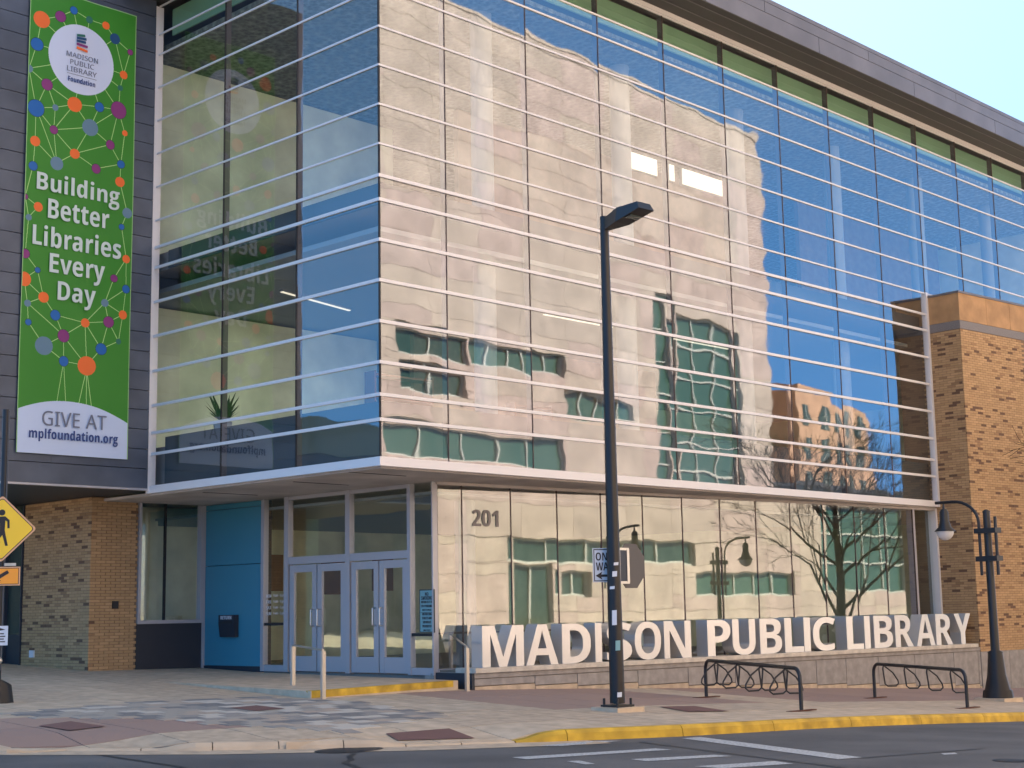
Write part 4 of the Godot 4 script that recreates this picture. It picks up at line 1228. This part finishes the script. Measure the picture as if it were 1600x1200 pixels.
func bike_racks() -> void:
	for q in [[3.22, 4.13, 1.75, 7.55, true, "black tube bike rack with double loops beside the black light pole"], [7.7, 4.73, 6.47, 7.67, false, "black tube bike rack with single loops beside the three-tube lamp"]]:
		var a := Vector3(q[0], H(q[0], q[1]), q[1])
		var c := Vector3(q[2], H(q[2], q[3]), q[3])
		var t := thing("bike_rack", q[5], "bike rack", SF * Transform3D(Basis(), a), "bike racks on the pavement")
		var d := c - a
		var f := d.normalized()
		var side := f.cross(Vector3.UP).normalized()
		var hgt := 0.70
		var pts := [Vector3(0, 0.01, 0), Vector3(0, hgt - 0.22, 0)]
		for k in 5:
			var an := PI / 2 * (k + 1) / 5
			pts.append(f * 0.18 * (1 - cos(an)) + Vector3.UP * (hgt - 0.18 + 0.18 * sin(an)))
		for k in 5:
			var an := PI / 2 * k / 5
			pts.append(d - f * 0.18 * (1 - sin(an)) + Vector3.UP * (hgt - 0.18 + 0.18 * cos(an)))
		pts.append(d + Vector3.UP * (hgt - 0.22))
		pts.append(d + Vector3.UP * 0.01)
		var b := MB.new()
		b.tube(pts, [0.034], 10)
		part(t, "frame", b.mesh(), M.black)
		for e in [Vector3.ZERO, d]:
			bx(t, "foot_plate", e + Vector3(-0.33, 0.004, -0.06), e + Vector3(0.33, 0.02, 0.06), M.rust)
		for k in 4:
			var o: Vector3 = d * (0.13 + 0.245 * k) + Vector3.UP * (hgt - 0.02)
			for sg in ([-1.0, 1.0] if q[4] else [-1.0]):
				var lp := []
				for w in [[0.02, 0.0], [-0.03, -0.03], [-0.16, -0.13], [-0.25, -0.27], [-0.26, -0.33], [-0.21, -0.375], [-0.05, -0.37], [0.0, -0.33], [0.03, -0.06]]:
					lp.append(o - side * (w[0] * sg * 1.2) + Vector3.UP * (w[1] * 1.12))
				var m := MB.new()
				m.tube(lp, [0.016], 8, false, true)
				part(t, "loop", m.mesh(), M.black)

func rails() -> void:
	for q in [[[-3.24, -0.18], [-3.93, 1.85], "pale metal handrail of two posts at the open end of the yellow step"], [[1.2, -1.1], [-0.37, 1.36], "pale metal handrail beside the stone wall end and no smoking notice"]]:
		var a := Vector3(q[0][0], H(q[0][0], q[0][1]), q[0][1])
		var c := Vector3(q[1][0], H(q[1][0], q[1][1]), q[1][1])
		if q[0][0] > 0.0:
			a.y = -4.03
		var t := thing("handrail", q[2], "handrail", SF * Transform3D(Basis(), a), "entrance handrails")
		var d := c - a
		for e in [Vector3.ZERO, d]:
			bx(t, "post", e + Vector3(-0.035, -0.03, -0.03), e + Vector3(0.035, 0.80, 0.03), M.rail)
		var b := MB.new()
		b.tube([Vector3(0, 0.82, 0), d * 0.5 + Vector3(0, 0.82, 0), d + Vector3(0, 0.82, 0)], [0.02], 8)
		part(t, "top_rail", b.mesh(), M.rail)

# ---------------------------------------------------------------- plants
func branch(b: MB, p: Vector3, d: Vector3, len_: float, r: float, depth: int, spread: float) -> void:
	var pts := [p]
	var rad := [r]
	var q := p
	for k in 3:
		d = (d + Vector3(rng.randf_range(-1, 1), rng.randf_range(-0.5, 0.8), rng.randf_range(-1, 1)) * 0.13).normalized()
		q += d * len_ / 3
		pts.append(q)
		rad.append(r * (1.0 - 0.42 * (k + 1) / 3))
	b.tube(pts, rad, 6 if r > 0.03 else 4, false)
	if depth == 0:
		return
	var n := 3 if rng.randf() < 0.6 else 2
	for k in n:
		var ax := Vector3(rng.randf_range(-1, 1), rng.randf_range(-0.3, 0.3), rng.randf_range(-1, 1)).normalized()
		var nd := (d + ax.cross(d).normalized() * spread * rng.randf_range(0.6, 1.25) + Vector3.UP * 0.10).normalized()
		branch(b, pts[2 + k % 2], nd, len_ * rng.randf_range(0.55, 0.78), maxf(rad[3] * (0.88 if k == 0 else 0.66), 0.007), depth - 1, spread)

func plants() -> void:
	rng.seed = 77
	for q in [[21.3, 6.2, 3.4, 0.17, "bare dark street tree on the library pavement, mirrored behind the letters"], [31.0, 7.0, 2.6, 0.10, "second bare street tree further down the library pavement"]]:
		var t := thing("street_tree", q[4], "tree", at(q[0], H(q[0], q[1]) - 0.05, q[1]), "bare street trees")
		var tr := MB.new()
		tr.tube([Vector3(0, 0, 0), Vector3(0.02, 0.3, 0), Vector3(-0.03, 1.4, 0.04), Vector3(0.02, q[2], -0.02), Vector3(-0.05, q[2] + 1.6, 0.06), Vector3(0.05, q[2] + 3.4, 0.0)], [q[3] * 1.4, q[3] * 1.05, q[3] * 0.95, q[3] * 0.8, q[3] * 0.55, q[3] * 0.3], 9)
		part(t, "trunk", tr.mesh(), M.bark)
		var cr := MB.new()
		for k in 13:
			var a := 2.4 * k + rng.randf()
			var y: float = 1.7 + 0.36 * k
			branch(cr, Vector3(0.0, y, 0), Vector3(cos(a), rng.randf_range(0.5, 0.95), sin(a)).normalized(), (3.0 - 0.11 * k) * rng.randf_range(0.8, 1.1), q[3] * (0.42 - 0.012 * k), 5, 0.5)
		part(t, "crown", cr.mesh(), M.bark)
	var k2 := 0
	for q in [[31.5, 23.6, 1.5, "smallest bare brown shrub across the street, under the upper window strip"], [35.3, 23.4, 2.0, "bare brown shrub below the long green window strip across the street"], [39.8, 23.6, 1.7, "bare brown shrub between two others under the green window strip end"], [43.6, 23.2, 2.2, "tallest bare brown shrub beside the large gridded window across the street"], [47.5, 23.5, 2.0, "bare brown shrub below the middle of the large gridded window"], [50.5, 23.3, 1.8, "bare brown shrub at the stone building's far corner"]]:
		var t := thing("bare_shrub", q[3], "shrub", at(q[0], R(q[0], 20.0) + 0.16, q[1]), "bare shrubs before the stone building")
		var m := MB.new()
		for k in 7:
			var a := TAU * k / 7 + rng.randf()
			branch(m, Vector3(cos(a) * 0.08, 0, sin(a) * 0.08), Vector3(cos(a) * 0.5, 1, sin(a) * 0.5).normalized(), q[2] * 0.42, 0.022, 3, 0.5)
		part(t, "branches", m.mesh(), M.twig)
		k2 += 1
	for q in [[23.0, 23.4, 2.4, "tall leafy shrub beside the doorway of the stone building"], [26.7, 23.6, 1.9, "lower leafy shrub under the small window next to the doorway"]]:
		var t := thing("leafy_shrub", q[3], "shrub", at(q[0], R(q[0], 20.0) + 0.16, q[1]), "leafy shrubs before the stone building")
		var m := MB.new()
		for k in 6:
			var a := TAU * k / 6
			branch(m, Vector3(cos(a) * 0.06, 0, sin(a) * 0.06), Vector3(cos(a) * 0.3, 1, sin(a) * 0.3).normalized(), q[2] * 0.45, 0.02, 2, 0.4)
		part(t, "branches", m.mesh(), M.twig)
		var lf := MB.new()
		for k in 700:
			var p := Vector3(rng.randfn(0, 0.3), rng.randf_range(0.3, q[2]), rng.randfn(0, 0.3))
			var x := Vector3(rng.randf_range(-1, 1), rng.randf_range(-1, 1), rng.randf_range(-1, 1)).normalized() * 0.06
			var z := x.cross(Vector3(rng.randf_range(-1, 1), rng.randf_range(-1, 1), rng.randf_range(-1, 1))).normalized() * 0.035
			lf.quad(p - x, p + z, p + x, p - z)
		part(t, "leaves", lf.mesh(), M.leaf)

# ---------------------------------------------------------------- a few things behind the glass
func indoors() -> void:
	var lamps := [[3.6, 4.40, -6.4, 0.25], [10.0, 4.40, -4.0, 0.0], [15.0, 4.40, -4.0, 0.0]]  # leftmost strip is real; the two further right are added to brighten the rooms
	for q in lamps:
		var l := thing("ceiling_light", "lit linear ceiling light inside the library, the two right-hand ones added as fill", "light", Transform3D(Basis(Vector3.UP, q[3]), Vector3(q[0], q[1], q[2])), "linear ceiling lights in the library")
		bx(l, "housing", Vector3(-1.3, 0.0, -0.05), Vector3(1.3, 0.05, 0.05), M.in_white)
		bx(l, "light_tube", Vector3(-1.28, -0.02, -0.035), Vector3(1.28, -0.001, 0.035), M.glow)
		var a := AreaLight3D.new()
		a.name = "glow"
		a.area_size = Vector2(2.4, 0.07)
		a.light_energy = 1.2
		a.light_color = Color(1, 0.95, 0.85)
		a.shadow_enabled = true
		a.transform = Transform3D(Basis(Vector3.RIGHT, -PI / 2), Vector3(0, -0.03, 0))
		l.add_child(a)
	for q in [[11.0, 1.1, "pale glowing box inside the upper storey, the wider single one beside a slim one"], [12.6, 0.22, "slim glowing box between two wide ones inside the upper storey"], [13.15, 1.8, "widest pale glowing box inside the upper storey"]]:  # emissive boxes stand in for bright rectangles behind the glass
		var l := thing("glow_box", q[2], "light", Transform3D(Basis(), Vector3(q[0], 8.33, -3.0)), "glowing boxes in the upper storey")
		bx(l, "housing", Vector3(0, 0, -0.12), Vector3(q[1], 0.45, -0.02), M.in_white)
		bx(l, "light_face", Vector3(0.01, 0.01, -0.019), Vector3(q[1] - 0.01, 0.44, 0.0), M.glow)
		var a := AreaLight3D.new()
		a.name = "glow"
		a.area_size = Vector2(q[1] * 0.9, 0.4)
		a.light_energy = 0.15
		a.light_color = Color(0.9, 0.97, 1.0)
		a.shadow_enabled = true
		a.transform = Transform3D(Basis(Vector3.UP, PI), Vector3(q[1] / 2, 0.22, 0.01))
		l.add_child(a)
	for q in [[0.9, -1.2, 1.5, "brown wooden bookcase at the corner of the glass box"], [6.2, -2.6, 1.2, "low brown wooden bookcase beside an inside column"]]:
		var s := thing("bookcase", q[3], "bookcase", Transform3D(Basis(), Vector3(q[0], 0.905, q[1])), "wooden bookcases behind the glass")
		for x in [0.0, q[2]]:
			bx(s, "side_panel", Vector3(x, 0, -0.3), Vector3(x + 0.04, 0.95, 0), M.wood)
		for k in 3:
			bx(s, "shelf", Vector3(0.045, 0.02 + k * 0.42, -0.3), Vector3(q[2] - 0.005, 0.06 + k * 0.42, 0), M.wood)
	var p := thing("potted_plant", "dark leafy potted plant behind the side glass", "plant", Transform3D(Basis(), Vector3(0.7, 0.905, -5.9)))
	var pot := MB.new()
	pot.tube([Vector3(0, 0, 0), Vector3(0, 0.4, 0)], [0.15, 0.2], 12)
	part(p, "pot", pot.mesh(), M.in_white)
	var lf := MB.new()
	for k in 40:
		var a := rng.randf() * TAU
		var o := Vector3(0, 0.4, 0)
		var tip := o + Vector3(cos(a) * rng.randf_range(0.2, 0.5), rng.randf_range(0.1, 0.7), sin(a) * rng.randf_range(0.2, 0.5))
		var w := Vector3(-sin(a), 0, cos(a)) * 0.05
		lf.quad(o, (o + tip) / 2 + w, tip, (o + tip) / 2 - w)
	part(p, "leaves", lf.mesh(), M.leaf_dark)
